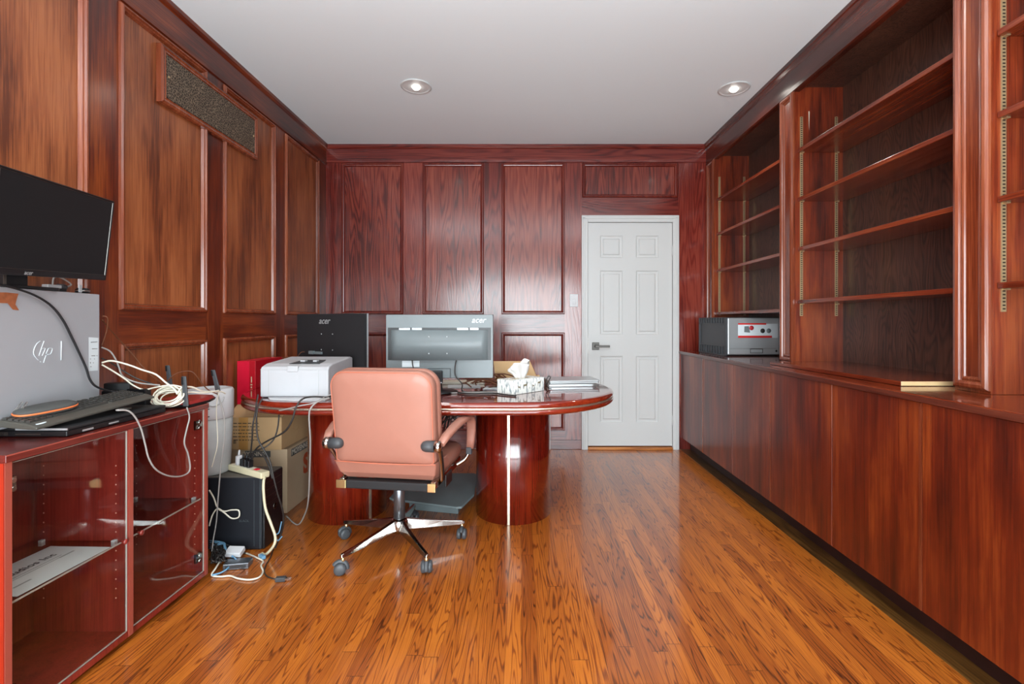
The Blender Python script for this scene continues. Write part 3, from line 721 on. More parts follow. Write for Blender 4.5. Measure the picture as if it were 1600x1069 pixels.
# silver-grey monitor in the middle of the table (back towards us)
cxm = at(687.5, 541, 2.76)
Mm = Matrix.Translation(cxm) @ Matrix.Rotation(R(180), 4, 'Z')
wm, hm = .617, .366
m2 = back_monitor('grey monitor seen from behind, in the middle of the table', Mm, wm, hm, M['acerg'], None, (-(748-687.5)/FPX*2.76, (541-500.5)/FPX*2.76), .046, 1)
def ml(px, py): return (-(px-687.5)/FPX*2.76, (541-py)/FPX*2.76)     # photo pixel -> panel local x, z (seen from behind)
(xa, za), (xb, zb) = ml(607.5, 562.5), ml(767.5, 512)
rc = obj('recess', MB().box(min(xa, xb), max(xa, xb), .0175, .0186, za, zb), M['black'], m2)
# bulged centre cover: a shallow barrel between the dark ends
rings = []
for k in range(15):
    s_ = -1 + 2*k/14; x = s_*abs(xb-xa)/2*.94 + (xa+xb)/2; d = .019 + .020*(1-abs(s_)**3)
    rings.append([(x, .0185, za+.001), (x, .0185, zb-.012), (x, d, zb-.014), (x, d, za+.001)])
cv = obj('center_cover', MB().loft(rings), M['acerg'], m2)
(lx, lz) = ml(643, 568); obj('sticker', MB().box(lx-.050, lx+.050, .0186, .0192, lz-.019, lz+.017), M['label'], m2)
vs = MB()
for px0, px1 in ((625, 642), (645, 660), (715, 732), (735, 748)):
    a, z = ml(px0, 514.5); b, _ = ml(px1, 514.5); vs.box(b, a, .0186, .021, z-.007, z+.007)
obj('vent_slot', vs, M['silver'], m2)
dots = MB()
for px in (672, 700):
    for py in (526, 552):
        a, z = ml(px, py); obj('screw', MB().lathe([(.004, 0), (.004, .0015), (.001, .002)], c=(a, .0385, z), axis='y', n=10), M['silver'], cv)
un = MB(); (a, z0_) = ml(671, 589.5); (b, z1_) = ml(704, 575)
un.box(b-.004, b, .018, .024, z0_, z1_).box(a, a+.004, .018, .024, z0_, z1_).box(b, a, .018, .022, z1_-.003, z1_)
obj('stand_socket', un, M['acerd'], m2)
pk = at(684, 590, 2.74)
obj('neck', MB().box(-.030+pk.x, .030+pk.x, 2.705, 2.742, .80, .875), M['black'], m2, world=True, bevel=.005)
obj('neck_trim', MB().box(-.030+pk.x, .032+pk.x, 2.700, 2.706, .806, .812), M['silver'], m2, world=True)
obj('stand_base', MB().lathe([(.112, TZ+.0015), (.116, TZ+.006), (.10, TZ+.012), (.03, TZ+.018), (.022, TZ+.055)], c=(pk.x, 2.735, 0), n=36), M['black'], m2, world=True)
# black monitor turned towards the window, behind the white printer
c1 = at(518, 538, 3.02)
M1 = Matrix.Translation((c1.x, c1.y, 1.022)) @ Matrix.Rotation(R(180-27), 4, 'Z')
m1 = back_monitor('black monitor seen from behind, standing turned behind the white printer', M1, .60, .366, M['blackm'], None, (.045, .137), .056, 0)
dots = MB()
for x in (-.05, .05):
    for z in (-.045, .055): obj('screw', MB().lathe([(.004, 0), (.004, .0015), (.001, .002)], c=(x+.02, .0182, z), axis='y', n=10), M['silver'], m1)
obj('sticker', MB().box(-.17, -.095, .0182, .0188, -.148, -.108), M['label'], m1)
obj('side_trim', MB().box(-.3025, -.3, -.012, -.001, -.183, .183), M['silver'], m1, label='pale edge trim')
obj('neck', MB().box(-.03, .03, .012, .03, -.26, -.12), M['black'], m1)
obj('stand_base', MB().lathe([(.11, TZ+.0015), (.11, TZ+.010), (.02, TZ+.016)], c=(c1.x, c1.y-.01, 0), n=30), M['black'], m1, world=True)
ca = MB(); ca.box(.13, .17, .018, .034, -.075, -.055).box(.06, .12, .018, .03, -.074, -.058)
obj('port_plug', ca, M['acerg'], m1)

# ------------------------------------------------------------------ white printer on the table
pw = thing('white_printer', 'small white laser printer at the left end of the table', 'printer', (-1.205, 2.66, TZ), R(-1))
w2, yF, yB = .1825, -.13, .22
body = MB()
prof_side = [(yF, .004), (yB, .004), (yB, .19), (yB-.03, .196), (yF+.06, .178), (yF+.012, .164), (yF, .150)]
body.loft([[(-w2, y, z) for y, z in prof_side], [(w2, y, z) for y, z in prof_side]], smooth=False)
obj('body', body, M['pwhite'], pw, bevel=.007, seg=3)
obj('front_cover', MB().box(-w2+.048, w2-.052, yF-.0022, yF+.004, .010, .146), M['pwhite'], pw, bevel=.0015)
sm = MB().box(-w2+.0455, -w2+.047, yF-.0008, yF, .006, .150).box(w2-.0515, w2-.050, yF-.0008, yF, .006, .150).box(-w2, w2, yF-.0008, yF, .1495, .1507)
obj('seam', sm, M['greybody'], pw)
obj('output_slot', MB().hexa([(-.052,yF+.05,.1745),(.115,yF+.05,.1745),(.10,yF+.16,.187),(-.03,yF+.16,.187),(-.052,yF+.05,.1775),(.115,yF+.05,.1775),(.10,yF+.16,.190),(-.03,yF+.16,.190)]), M['darkplas'], pw)
for q0, q1 in ((-.01, .015), (.06, .08)): obj('roller', MB().box(q0, q1, yF+.09, yF+.12, .185, .192), M['pwhite'], pw)
obj('latch', MB().box(-.036, .022, yF-.006, yF+.04, .138, .170), M['pwhite'], pw, bevel=.004)
obj('foot', MB().box(-w2+.01, w2-.01, yF+.012, yB-.01, .0008, .006), M['darkplas'], pw)
tray = obj('paper_tray', MB().prism([(-1.30, 2.46), (-1.17, 2.428), (-1.0, 2.425), (-1.0, 2.52), (-1.34, 2.52)], TZ+.001, TZ+.006), M['whiteplas'])
tag(tray, 'white plastic paper tray lip sticking out under the white printer', 'tray')
rdt = Matrix.Translation((-1.71, 3.13, .642))
rd = thing('red_box', 'tall red gift box standing on the cardboard boxes beside the table end', 'box', (-1.71, 3.13, .642))
obj('body', MB().box(-.057, .057, -.17, .17, 0, .268), [M['red']], rd, bevel=.002)
obj('lid', MB().box(.020, .0585, -.1715, .1715, .001, .2695), M['reddk'], rd, bevel=.0015, label='darker red lid')
mk = MB()
for z0, z1, w_ in ((.135, .172, .003), (.118, .126, .006), (.100, .110, .004), (.082, .092, .006)): mk.box(.034-w_, .034+w_, -.1728, -.1715, z0, z1)
obj('printed_marks', mk, M['tanl'], rd)

# ------------------------------------------------------------------ cardboard boxes
cb = thing('cardboard_box', 'moving box printed MOYENNE on the floor behind the black computer', 'box', (-1.60, 3.03, 0))
X0, X1, Y0, Y1, Z1 = -1.765, -1.412, 2.872, 3.20, .386
obj('carton', MB().box(X0, X1, Y0, Y1, 0.001, Z1), M['tanl'], cb, bevel=.002, world=True)
def wall_text(s, size, org, xd, mat_, par, name='lettering', sp=1.0, bold=.0):
    return obj(name, text_mb(s, size, spacing=sp, bold=bold).xf(basis(org, xd, (0,0,1))), mat_, par, world=True)
bnd = MB().box(X0+.1, X1-.10, Y0-.0008, Y0, Z1-.048, Z1-.010); obj('printed_band', bnd, M['boxgrey'], cb, world=True)
wall_text('MOYENNE', .036, (-1.63, Y0-.0016, Z1-.029), (1, 0, 0), M['boxwhite'], cb, bold=.0008)
bnd = MB().box(X1, X1+.0008, Y0+.05, Y0+.28, Z1-.058, Z1-.014); obj('printed_band', bnd, M['boxgrey'], cb, world=True)
wall_text('MOYENNE', .046, (X1+.0016, Y0+.165, Z1-.036), (0, 1, 0), M['boxwhite'], cb, bold=.0008)
wall_text('S', .17, (X1+.0012, Y0+.25, Z1-.16), (0, 1, 0), M['boxorange'], cb, name='printed_mark', bold=.008)
cu = thing('cardboard_box', 'taped brown cardboard box stacked under the left end of the table', 'box', (-1.60, 3.0, .388))
X0, X1, Y0, Y1, Z0 = -1.77, -1.435, 2.85, 3.30, .388
side = [(Y0, Z0), (Y1, Z0), (Y1, .640), (2.97, .640), (Y0+.01, .585), (Y0, .583)]
obj('carton', MB().loft([[(X0, y, z) for y, z in side], [(X1, y, z) for y, z in side]], smooth=False), M['tan'], cu, bevel=.002, world=True)
obj('tape', MB().box(-1.69, -1.635, Y0-.0008, Y0, Z0, .583), M['tape'], cu, world=True, label='shiny brown packing tape')
ln = MB(); rr_ = random.Random(5)
for k in range(6):
    z = .545 - k*.020; x = -1.728 + rr_.random()*.01
    while x < -1.575:
        w_ = .006 + rr_.random()*.02; ln.box(x, x+w_, Y0-.0014, Y0-.0008, z, z+.0045); x += w_+.006
for k in range(3): ln.box(-1.722+k*.006, -1.719+k*.006, Y0-.0014, Y0-.0008, .425, .450)
obj('printed_text', ln, M['ink'], cu, world=True)
lp = MB()
for k in range(24):
    a, b = 2*math.pi*k/24, 2*math.pi*(k+1)/24
    if 2 < k < 22: lp.tube([(X1+.0004, 3.03+.045*math.cos(a), .50+.035*math.sin(a)), (X1+.0004, 3.03+.045*math.cos(b), .50+.035*math.sin(b))], .0009, n=4, spline=False)
obj('printed_ring', lp, M['tape'], cu, world=True)

# ------------------------------------------------------------------ salmon office chair
CHX, CHY, CRZ = -.627, 2.447, R(-8)
ch = thing('office_chair', 'salmon leather swivel chair seen from behind, chrome five-star base', 'chair', (CHX, CHY, 0), CRZ)
OX = .035
base = obj('base_hub', MB().lathe([(.001, .075), (.030, .078), (.042, .100), (.044, .135), (.034, .150), (.001, .152)], n=28), M['chrome'], ch)
for k in range(5):
    a = R(90 + 72*k) - CRZ
    T = Matrix.Rotation(a, 4, 'Z')
    leg = MB()
    def ring(r, w, z0, z1): return [(r, -w, z0), (r, -w*.55, z1), (r, w*.55, z1), (r, w, z0)]
    leg.loft([ring(.030, .019, .092, .146), ring(.12, .0165, .086, .128), ring(.22, .0145, .081, .110), ring(.325, .0125, .076, .095), ring(.338, .010, .077, .092)], smooth=False)
    leg.xf(T)
    lg_ = obj('leg', leg, M['chrome'], ch, bevel=.003)
    cast = MB().cyl((.325, 0, .052), (.325, 0, .080), .0095, n=14)
    obj('caster_stem', cast.xf(T), M['brass'], lg_)
    sw_ = R([200, 60, 320, 150, 250][k])
    Tc = T @ Matrix.Translation((.325, 0, .0275)) @ Matrix.Rotation(sw_, 4, 'Z') @ Matrix.Translation((.012, 0, 0))
    wh = MB()
    for s_ in (-1, 1):
        wh.lathe([(.001, s_*.026), (.018, s_*.026), (.0262, s_*.022), (.0272, s_*.012), (.0262, s_*.005), (.001, s_*.004)], axis='y', n=26)
    cs_ = obj('caster', wh.xf(Tc), M['caster'], lg_)
    hd = MB()
    for j in range(9): pass
    arc = [(-.0305*math.cos(R(q)), .0, .0305*math.sin(R(q))) for q in range(-10, 160, 20)]
    hd.tube(arc, .0105, n=8)
    obj('caster_hood', hd.xf(Tc), M['caster'], lg_)
col = obj('column', MB().lathe([(.029, .150), (.029, .300), (.027, .304)], n=32), M['post'], ch)
obj('column_collar', MB().lathe([(.022, .302), (.022, .330), (.026, .334), (.026, .352), (.016, .356), (.016, .37)], n=28), M['chrome'], col)
obj('seat_plate', MB().box(OX-.12, OX+.12, -.12, .14, .358, .384), M['black'], ch, bevel=.004)
obj('rear_bar', MB().box(OX-.208, OX+.208, -.235, -.185, .372, .412), M['blackm'], ch, bevel=.006)
for s_ in (-1, 1):
    rl = obj('seat_rail', MB().box(OX+s_*.222-.011, OX+s_*.222+.011, -.235, .20, .385, .420), M['chrome'], ch, bevel=.002)
    obj('rail_cap', MB().box(OX+s_*.222-.024, OX+s_*.222+.014 if s_ > 0 else OX+s_*.222+.024, -.245, -.236, .376, .414), M['brass'], rl, bevel=.002, label='pale brass end cap')
    obj('side_plate', MB().box(OX+s_*.252-.004, OX+s_*.252+.004, -.14, -.04, .365, .425), M['black'], rl, bevel=.003)
# seat cushion
def cushion(rings_xyzr): return MB().loft(rings_xyzr)
def rr3(w, d, r, z, cx, cy): return [(x, y, z) for x, y in rrect(w, d, r, 6, cx, cy)]
seat = MB().loft([rr3(.40, .40, .05, .412, OX, .02), rr3(.455, .455, .06, .422, OX, .02), rr3(.470, .470, .06, .450, OX, .02), rr3(.468, .468, .06, .475, OX, .02), rr3(.44, .44, .06, .492, OX, .02), rr3(.30, .30, .06, .497, OX, .02)])
obj('seat', seat, M['leather'], ch)
# backrest: rounded shell, leaning back
zb0, zb1 = .505, .935
def back_ring(inset, y, bot=0):
    w = .492 - 2*inset; h = (zb1-zb0) - inset - bot; cz = zb0 + bot + h/2
    if inset > .02: h = (zb1-zb0) - inset*1.6; cz = zb0 + inset*.6 + h/2
    pts = []
    for x, z in rrect(w, h, .075 - inset*.5, 8, 0, 0): pts.append((x, z))
    out = []
    for x, z in pts:
        # square the lower corners
        zz = z
        xx = x
        if z < 0 and abs(x) > w/2-.08: xx = math.copysign(min(w/2 - .004, abs(x)+.030*min(1, -z/(h/2))), x)
        lean = (zb0 - (cz+zz)) * .14
        bow = -.016*(1 - (xx/.246)**2)
        out.append((OX + xx*(1 - .02*(cz+zz-zb0)/.43*0), y + lean + bow, cz + zz))
    return out
def back_scaled(k, y):
    out = []
    for p in back_ring(.04, 0):
        x, z = (p[0]-OX)*k, zb0+.215 + (p[2]-zb0-.215)*k
        out.append((OX + x, y + (zb0-z)*.14 - .016*(1 - (x/.246)**2), z))
    return out
bk = MB().loft([back_scaled(.02, -.2655), back_scaled(.3, -.2655), back_scaled(.6, -.2652), back_scaled(.85, -.2645), back_ring(.04, -.2632), back_ring(.022, -.2595), back_ring(.010, -.254), back_ring(.003, -.247), back_ring(0, -.239), back_ring(0, -.205), back_ring(.004, -.198)])
br = obj('backrest', bk, M['leather'], ch)
fc = MB().loft([back_ring(.006, -.200), back_ring(-.004, -.19), back_ring(-.006, -.165), back_ring(.004, -.150), back_ring(.04, -.142)])
obj('front_cushion', fc, M['leather'], br)
pipe = back_ring(.008, -.2535); obj('piping', MB().tube(pipe+[pipe[0]], .0022, n=6, spline=False), M['leather2'], br)
# lower fold of the back, tucked under the seat
def fr(w0, y0, z, w1, y1): return [(OX-w0/2, y0, z), (OX+w0/2, y0, z), (OX+w1/2, y1, z+.0), (OX-w1/2, y1, z)]
lf = MB().loft([fr(.486, -.262, .512, .50, -.10), fr(.486, -.256, .498, .50, -.08), fr(.462, -.235, .450, .49, -.05), fr(.420, -.205, .418, .46, -.03), fr(.40, -.17, .412, .44, -.03)], smooth=False)
obj('lower_back', lf, M['leather'], ch, bevel=.012, seg=3)
obj('seam', MB().tube([(OX-.243, -.260, .508), (OX, -.278, .508), (OX+.243, -.260, .508)], .0026, n=6), M['leather2'], br)
for s_ in (-1, 1):
    kz, ky = .598, -.288
    kn = MB().lathe([(.001, s_*.185), (.012, s_*.187), (.021, s_*.195), (.025, s_*.208), (.0255, s_*.250)], c=(OX, ky, kz), axis='x', n=24)
    k_ = obj('knob', kn, M['darkplas'], ch)
    obj('knob_collar', MB().lathe([(.0262, s_*.250), (.0262, s_*.272), (.020, s_*.279), (.001, s_*.280)], c=(OX, ky, kz), axis='x', n=24), M['chrome'], k_)
    x = lambda v: OX + s_*v
    arm = MB()
    path = [((.272, -.276, .606), .017), ((.284, -.235, .632), .020), ((.296, -.16, .655), .023), ((.306, -.06, .668), .025), ((.312, .03, .668), .026), ((.314, .085, .655), .026), ((.314, .115, .625), .025), ((.312, .125, .58), .024), ((.308, .128, .53), .022), ((.304, .128, .487), .020)]
    rings = []
    for i, (p, hw) in enumerate(path):
        q0 = Vector(path[max(i-1, 0)][0]); q1 = Vector(path[min(i+1, len(path)-1)][0])
        t = (q1-q0).normalized(); side = Vector((1, 0, 0)); side = (side - t*side.dot(t)).normalized(); nn = t.cross(side)
        ring = []
        for j in range(12):
            a = 2*math.pi*j/12; ca, sa = math.cos(a), math.sin(a)
            ring.append(Vector(p) + side*hw*math.copysign(abs(ca)**.6, ca) + nn*.013*math.copysign(abs(sa)**.6, sa))
        rings.append([Vector((x(v.x), v.y, v.z)) for v in ring])
    arm.loft(rings)
    am = obj('armrest', arm, M['leather'], ch)
    st1 = MB().hexa([(x(.262)-.006,-.285,.575),(x(.262)+.006,-.285,.575),(x(.262)+.006,-.262,.575),(x(.262)-.006,-.262,.575),(x(.262)-.006,-.285,.60),(x(.262)+.006,-.285,.60),(x(.262)+.006,-.262,.60),(x(.262)-.006,-.262,.60)])
    obj('strut', MB().tube([(x(.264), -.278, .585), (x(.252), -.215, .50), (x(.240), -.165, .405)], .0085, n=8), M['chrome'], am)
    obj('strut_band', MB().tube([(x(.272), -.268, .585), (x(.260), -.205, .50), (x(.246), -.152, .41)], .005, n=6), M['black'], am)
    obj('front_bracket', MB().box(x(.300)-.014, x(.300)+.014, .112, .142, .455, .492), M['darkplas'], am, bevel=.002)
    obj('front_strut', MB().tube([(x(.298), .126, .462), (x(.280), .110, .430), (x(.240), .09, .405)], .011, n=10), M['chrome'], am)

# grey footrest under the table
ft = thing('footrest', 'grey plastic footrest lying under the table between the pedestals', 'footrest', (-.55, 3.0, 0))
top = [(-.800, 2.885), (-.775, 2.862), (-.375, 2.745), (-.345, 2.75), (-.292, 2.93), (-.300, 3.28), (-.33, 3.31), (-.72, 3.31), (-.76, 3.28)]
zt = lambda x, y: .088 + (y-2.75)*.03
obj('tread', MB().loft([[(x, y, zt(x, y)-.014) for x, y in top], [(x, y, zt(x, y)) for x, y in top]], smooth=False), M['mat_grey'], ft, bevel=.004, world=True)
obj('base', MB().prism([(-.69, 2.93), (-.38, 2.86), (-.36, 3.2), (-.68, 3.22)], 0.001, .080), M['mat_grey'], ft, world=True)

# ------------------------------------------------------------------ things on the table
tbx = thing('tissue_box', 'white patterned tissue box with a tissue pulled up, on the table', 'tissue box', (-.05, 2.617, TZ+.001), math.atan2(.183, .1835))
body = MB().box(0, .256, 0, .125, 0, .078)
obj('carton', body, M['tbox'], tbx, bevel=.0015)
obj('top_panel', MB().box(.002, .254, .002, .123, .0778, .0788), M['tbox'], tbx)
obj('slot', MB().prism(rrect(.13, .035, .017, 6, .125, .062), .0786, .0792), M['tanl'], tbx)
ti = MB(); rings = []
rt = random.Random(11)
for k in range(9):
    t = k/8; z = .074 + t*.092; ring = []
    for i in range(28):
        a = 2*math.pi*i/28; fold = 1 + .20*math.sin(a*5+t*2) + .10*math.sin(a*9+1+t*3)
        wx = (.030 + .045*t - .030*max(0, t-.7)*2)*fold; wy = (.012 + .020*t)*fold
        tip = -.030*math.exp(-((t-.68)/.22)**2)*max(0, -math.cos(a))**2
        ring.append((.125 + .006*t + tip + wx*math.cos(a) - .012*t*math.cos(a*2), .062 + wy*math.sin(a), z + .014*t*math.sin(a*2+.6) + (.010*t*math.cos(a))))
    rings.append(ring)
ti.loft(rings)
obj('tissue', ti, M['tissue'], tbx)
# deer printed on the long side
dm = MB()
def deer(mb, ox, oz, s, f):
    P = [(-.5,.35),(-.45,.55),(.25,.6),(.42,.85),(.5,.95),(.62,.9),(.55,.8),(.48,.55),(.4,.3),(.38,-.3),(.32,-.3),(.3,.25),(-.3,.25),(-.34,-.3),(-.4,-.3),(-.42,.2)]
    mb.add([(ox+f*x*s, -.0006, oz+z*s) for x, z in P], [tuple(range(len(P)))])
for ox, oz, s, f in ((.052,.030,.022,-1), (.10,.034,.030,1), (.165,.030,.018,-1), (.215,.040,.028,1)): deer(dm, ox, oz, s, f)
obj('printed_deer', dm, mat('deer_brown', (116, 104, 78), .6), tbx)
bx = thing('open_carton', 'small open tan carton with one flap up, behind the tissue box', 'box', (.02, 3.05, TZ+.001))
a0, a1 = at(769, 600, 3.0), at(842, 600, 3.0)
obj('tray', MB().box(-.17, .10, 2.99-3.05, 3.16-3.05, 0, .002).box(-.17, .10, -.06, -.057, 0, .03).box(-.17, .10, .107, .11, 0, .05).box(-.17, -.167, -.06, .11, 0, .04).box(.097, .10, -.06, .11, 0, .04), M['tan'], bx)
f0 = [at(775, 606, 3.0), at(845, 606, 3.0), at(840, 590, 3.0), at(828, 564.5, 3.04), at(771, 564.5, 3.04)]
f0 = [Vector((p.x, p.y, max(p.z, TZ+.004))) for p in f0]
fl_ = MB(); n = len(f0)
fl_.add([p for p in f0] + [p+Vector((0, .004, 0)) for p in f0], [tuple(range(n)), tuple(reversed(range(n, 2*n)))] + [(i, n+i, n+(i+1) % n, (i+1) % n) for i in range(n)])
obj('flap', fl_, M['tan'], bx, world=True)
lpt = thing('laptop', 'closed silver laptop at the right end of the table', 'laptop', (.315, 3.075, TZ+.020), R(8))
obj('lid', MB().prism(rrect(.325, .225, .012), .011, .019), M['silver'], lpt, bevel=.002)
obj('base', MB().prism(rrect(.32, .22, .012), .0, .010), M['silver'], lpt, bevel=.002)
tl = obj('flat_drive', MB().prism(rrect(.29, .20, .012), .0, .016, m=Matrix.Translation((.30, 3.06, TZ+.001)) @ Matrix.Rotation(R(5), 4, 'Z')), M['silver'], bevel=.002)
tag(tl, 'thin silver device lying under the closed silver laptop', 'device')

def cable(name, label, pts, r, m, group=None, cat='cable', n=8, per=6):
    o = obj(name, MB().tube(pts, r, n=n, per=per), m)
    return tag(o, label, cat, group)
A = at
# clutter on the table behind and around the grey monitor
br_ = MB(); rb_ = random.Random(4)
for k in range(34):
    c = Vector((-.22 + rb_.uniform(-.13, .13), 2.93 + rb_.uniform(-.05, .06), TZ+.012 + rb_.uniform(0, .055)))
    d = Vector((rb_.uniform(-.09, .09), rb_.uniform(-.03, .03), rb_.uniform(-.01, .015)))
    m_ = Vector((0, 0, rb_.uniform(0, .02)))
    p1, p2 = c-d, c+d
    for p in (p1, p2): p.z = max(p.z, TZ+.006)
    br_.tube([p1, c+m_, p2], .004, n=6, per=4)
tag(obj('cable_heap', br_, M['brown']), 'heap of brown cables on the table behind the grey monitor', 'cables')['kind'] = 'stuff'
for i, (x, y, w, h, rz, lb) in enumerate(((-.36, 2.98, .20, .14, 8, 'white paper sheet behind the stand of the grey monitor'),
                                     (-.12, 2.88, .21, .12, -6, 'white paper sheet beside the heap of brown cables'))):
    o = obj('paper_sheet', MB().prism(rrect(w, h, .002, 1), 0, .0012+.001*i, m=Matrix.Translation((x, y, TZ+.0012+.0015*i)) @ Matrix.Rotation(R(rz), 4, 'Z')), M['label'])
    tag(o, lb, 'paper', 'papers on the table')
whb = obj('paper_stack', MB().prism(rrect(.36, .10, .01), 0, .018, m=Matrix.Translation((-.42, 3.12, TZ+.001)) @ Matrix.Rotation(R(4), 4, 'Z')), M['offwhite'], bevel=.003)
tag(whb, 'pale flat stack of paper farthest back on the table, behind the grey monitor', 'paper')
cable('monitor_cable', 'dark cable hanging from the back of the grey monitor, right of its stand', [A(713, 563, 2.725), A(711, 575, 2.71), A(712, 588, 2.70), A(722, 600, 2.70), Vector((-.33, 2.72, TZ+.006)), Vector((-.20, 2.74, TZ+.006))], .0035, M['dgcab'], 'cables of the grey monitor')
cable('monitor_cable', 'dark cable hanging from the back of the grey monitor, left of its stand', [A(644, 563, 2.725), A(646, 575, 2.71), A(654, 586, 2.70), A(668, 596, 2.69), Vector((-.52, 2.68, TZ+.006))], .0035, M['dgcab'], 'cables of the grey monitor')
cable('power_cable', 'black cable lying across the table beside the tissue box', [Vector((-.40, 2.70, TZ+.006)), Vector((-.28, 2.64, TZ+.006)), Vector((-.17, 2.66, TZ+.006)), Vector((-.08, 2.60, TZ+.005)), Vector((-.03, 2.575, TZ+.005))], .0045, M['dgcab'])
cable('data_cable', 'grey cable lying on the table below the grey monitor', [Vector((-.42, 2.66, TZ+.005)), Vector((-.30, 2.69, TZ+.005)), Vector((-.20, 2.70, TZ+.005)), Vector((-.13, 2.71, TZ+.005))], .004, M['greycab'])
cable('looped_cable', 'small black cable loop between tissue box and laptop', [Vector((.15, 2.92, TZ+.004)), A(855, 600, 2.9), A(860, 590, 2.9), A(857, 588, 2.9), A(853, 597, 2.9), A(857, 606, 2.86), Vector((.18, 2.85, TZ+.004))], .003, M['dgcab'])
cable('thin_cable', 'thin cable arching behind the white printer', [A(440, 560, 2.95), A(450, 558, 2.95), A(462, 560, 2.97), A(470, 551, 2.98), A(476, 550, 2.985)], .0025, M['brown'])

# printer and mains cables spilling over the left table end
G = 'black cables spilling from the left table end'
cable('mains_cable', 'black cable running down from the table end onto the beige power strip', [A(403, 617, 2.50), A(401, 628, 2.36), A(399, 645, 2.36), A(395, 665, 2.36), A(394, 685, 2.38), A(392, 705, 2.42), A(390, 716, 2.46)], .004, M['dgcab'], G)
cable('mains_cable', 'black cable running from the table end past the front of the black computer', [A(410, 622, 2.46), A(402, 640, 2.34), A(401, 668, 2.34), A(404, 688, 2.34), A(413, 704, 2.34), A(422, 722, 2.34), A(428, 748, 2.34), A(434, 772, 2.36), A(441, 795, 2.40), A(443, 815, 2.44), A(438, 838, 2.46), A(430, 856, 2.40)], .004, M['dgcab'], G)
cable('mains_cable', 'black cable hanging from under the table edge in front of the cardboard box', [A(436, 648, 2.52), A(434, 668, 2.5), A(428, 686, 2.48), A(416, 698, 2.46), A(404, 703, 2.46), A(396, 708, 2.47), A(394, 720, 2.47)], .004, M['dgcab'], G)
cable('mains_cable', 'black cable crossing in front of the cardboard boxes from the printer', [A(519, 622, 2.40), A(490, 620, 2.41), A(472, 624, 2.36), A(462, 638, 2.34), A(456, 658, 2.34), A(444, 675, 2.36), A(420, 688, 2.40), A(404, 698, 2.44), A(397, 706, 2.47), A(388, 716, 2.47)], .0045, M['dgcab'], G)
cable('mains_cable', 'grey cable hanging from the table edge beside the left pedestal', [A(519, 621, 2.41), A(500, 626, 2.37), A(487, 636, 2.34), A(483, 650, 2.34), A(485, 690, 2.36), A(484, 735, 2.42), A(482, 780, 2.52), A(477, 802, 2.62), A(465, 820, 2.69), A(447, 806, 2.78)], .004, M['greycab'], G)
cable('mains_cable', 'thin grey cable lying over the table rim under the white printer', [A(519, 616, 2.43), A(505, 622, 2.40), A(490, 630, 2.35), A(470, 634, 2.34), A(445, 640, 2.37), A(430, 643, 2.42)], .003, M['greycab'], G)
cable('mains_cable', 'black cable arching from the power strip over the black computer', [A(392, 722, 2.47), A(396, 708, 2.46), A(404, 705, 2.44), A(412, 712, 2.42), A(421, 730, 2.38), A(426, 748, 2.36)], .0045, M['dgcab'], G)
pc_ = MB(); rp = random.Random(8)
pc_.tube([Vector((-1.50, 2.50, TZ+.02)), Vector((-1.515, 2.60, TZ+.03)), Vector((-1.49, 2.7, TZ+.02))], .012, n=8)
# cables hanging under the table behind the chair
hb = MB(); rb2 = random.Random(9)
for k in range(16):
    x0_ = -.50 + rb2.uniform(-.02, .16); y0_ = 3.1 + rb2.uniform(-.05, .05)
    hb.tube([(x0_, y0_, .672), (x0_+rb2.uniform(-.06, .06), y0_, .60+rb2.uniform(-.06, .03)), (x0_+rb2.uniform(-.08, .10), y0_+.02, .52+rb2.uniform(-.08, .05)), (x0_+rb2.uniform(0, .12), y0_, .60), (x0_+rb2.uniform(.02, .14), y0_, .672)], .004, n=6, per=5)
tag(obj('cable_bundle', hb, M['dgcab']), 'tangle of black cables hanging under the table behind the chair', 'cables')['kind'] = 'stuff'

# ------------------------------------------------------------------ black computer, purifier, power strip
pc = thing('desktop_computer', 'black desktop computer tower standing on the floor beside the glass cabinet', 'computer', (-1.53, 2.50, 0))
X0, X1, Y0, Y1, Z1 = -1.755, -1.300, 2.408, 2.598, .366
obj('case', MB().box(X0, X1-.012, Y0, Y1, .006, Z1), M['dell'], pc, bevel=.004, world=True)
obj('top_cover', MB().box(X0+.004, X1-.004, Y0+.004, Y1-.004, Z1-.001, Z1+.002), M['dellg'], pc, world=True, label='grey top, paler than the sides')
fr_ = obj('front_bezel', MB().box(X1-.012, X1, Y0+.002, Y1-.002, .006, Z1-.002), M['black'], pc, bevel=.004, world=True)
b_ = MB()
for z in (.33, .295, .258, .222): b_.box(X1-.001, X1+.0012, Y0+.02, Y1-.02, z, z+.002)
b_.box(X1-.001, X1+.0014, Y0+.11, Y1-.05, .238, .241)
obj('bay_line', b_, M['nickel'], fr_, world=True)
obj('maker_badge', MB().lathe([(.013, 0), (.016, .0008), (.018, 0)], c=(X1+.0006, 2.515, .185), axis='x', n=24), M['nickel'], fr_, world=True)
wall_text('DELL', .011, (X1+.0018, 2.515, .185), (0, 1, 0), M['nickel'], fr_, bold=.0003)
obj('panel_line', MB().box(-1.352, -1.350, Y0-.001, Y0, .02, Z1-.012).box(-1.322, -1.319, Y0-.0016, Y0, .006, Z1-.004), M['acerd'], pc, world=True)
wall_text('BLACK', .016, (-1.402, Y0-.0006, .148), (1, 0, 0), M['acerd'], pc, name='lettering')
for q0, q1 in ((X0+.02, X0+.06), (X1-.08, X1-.03)): obj('foot', MB().box(q0, q1, Y0+.01, Y1-.01, 0, .0065), M['black'], pc, world=True)

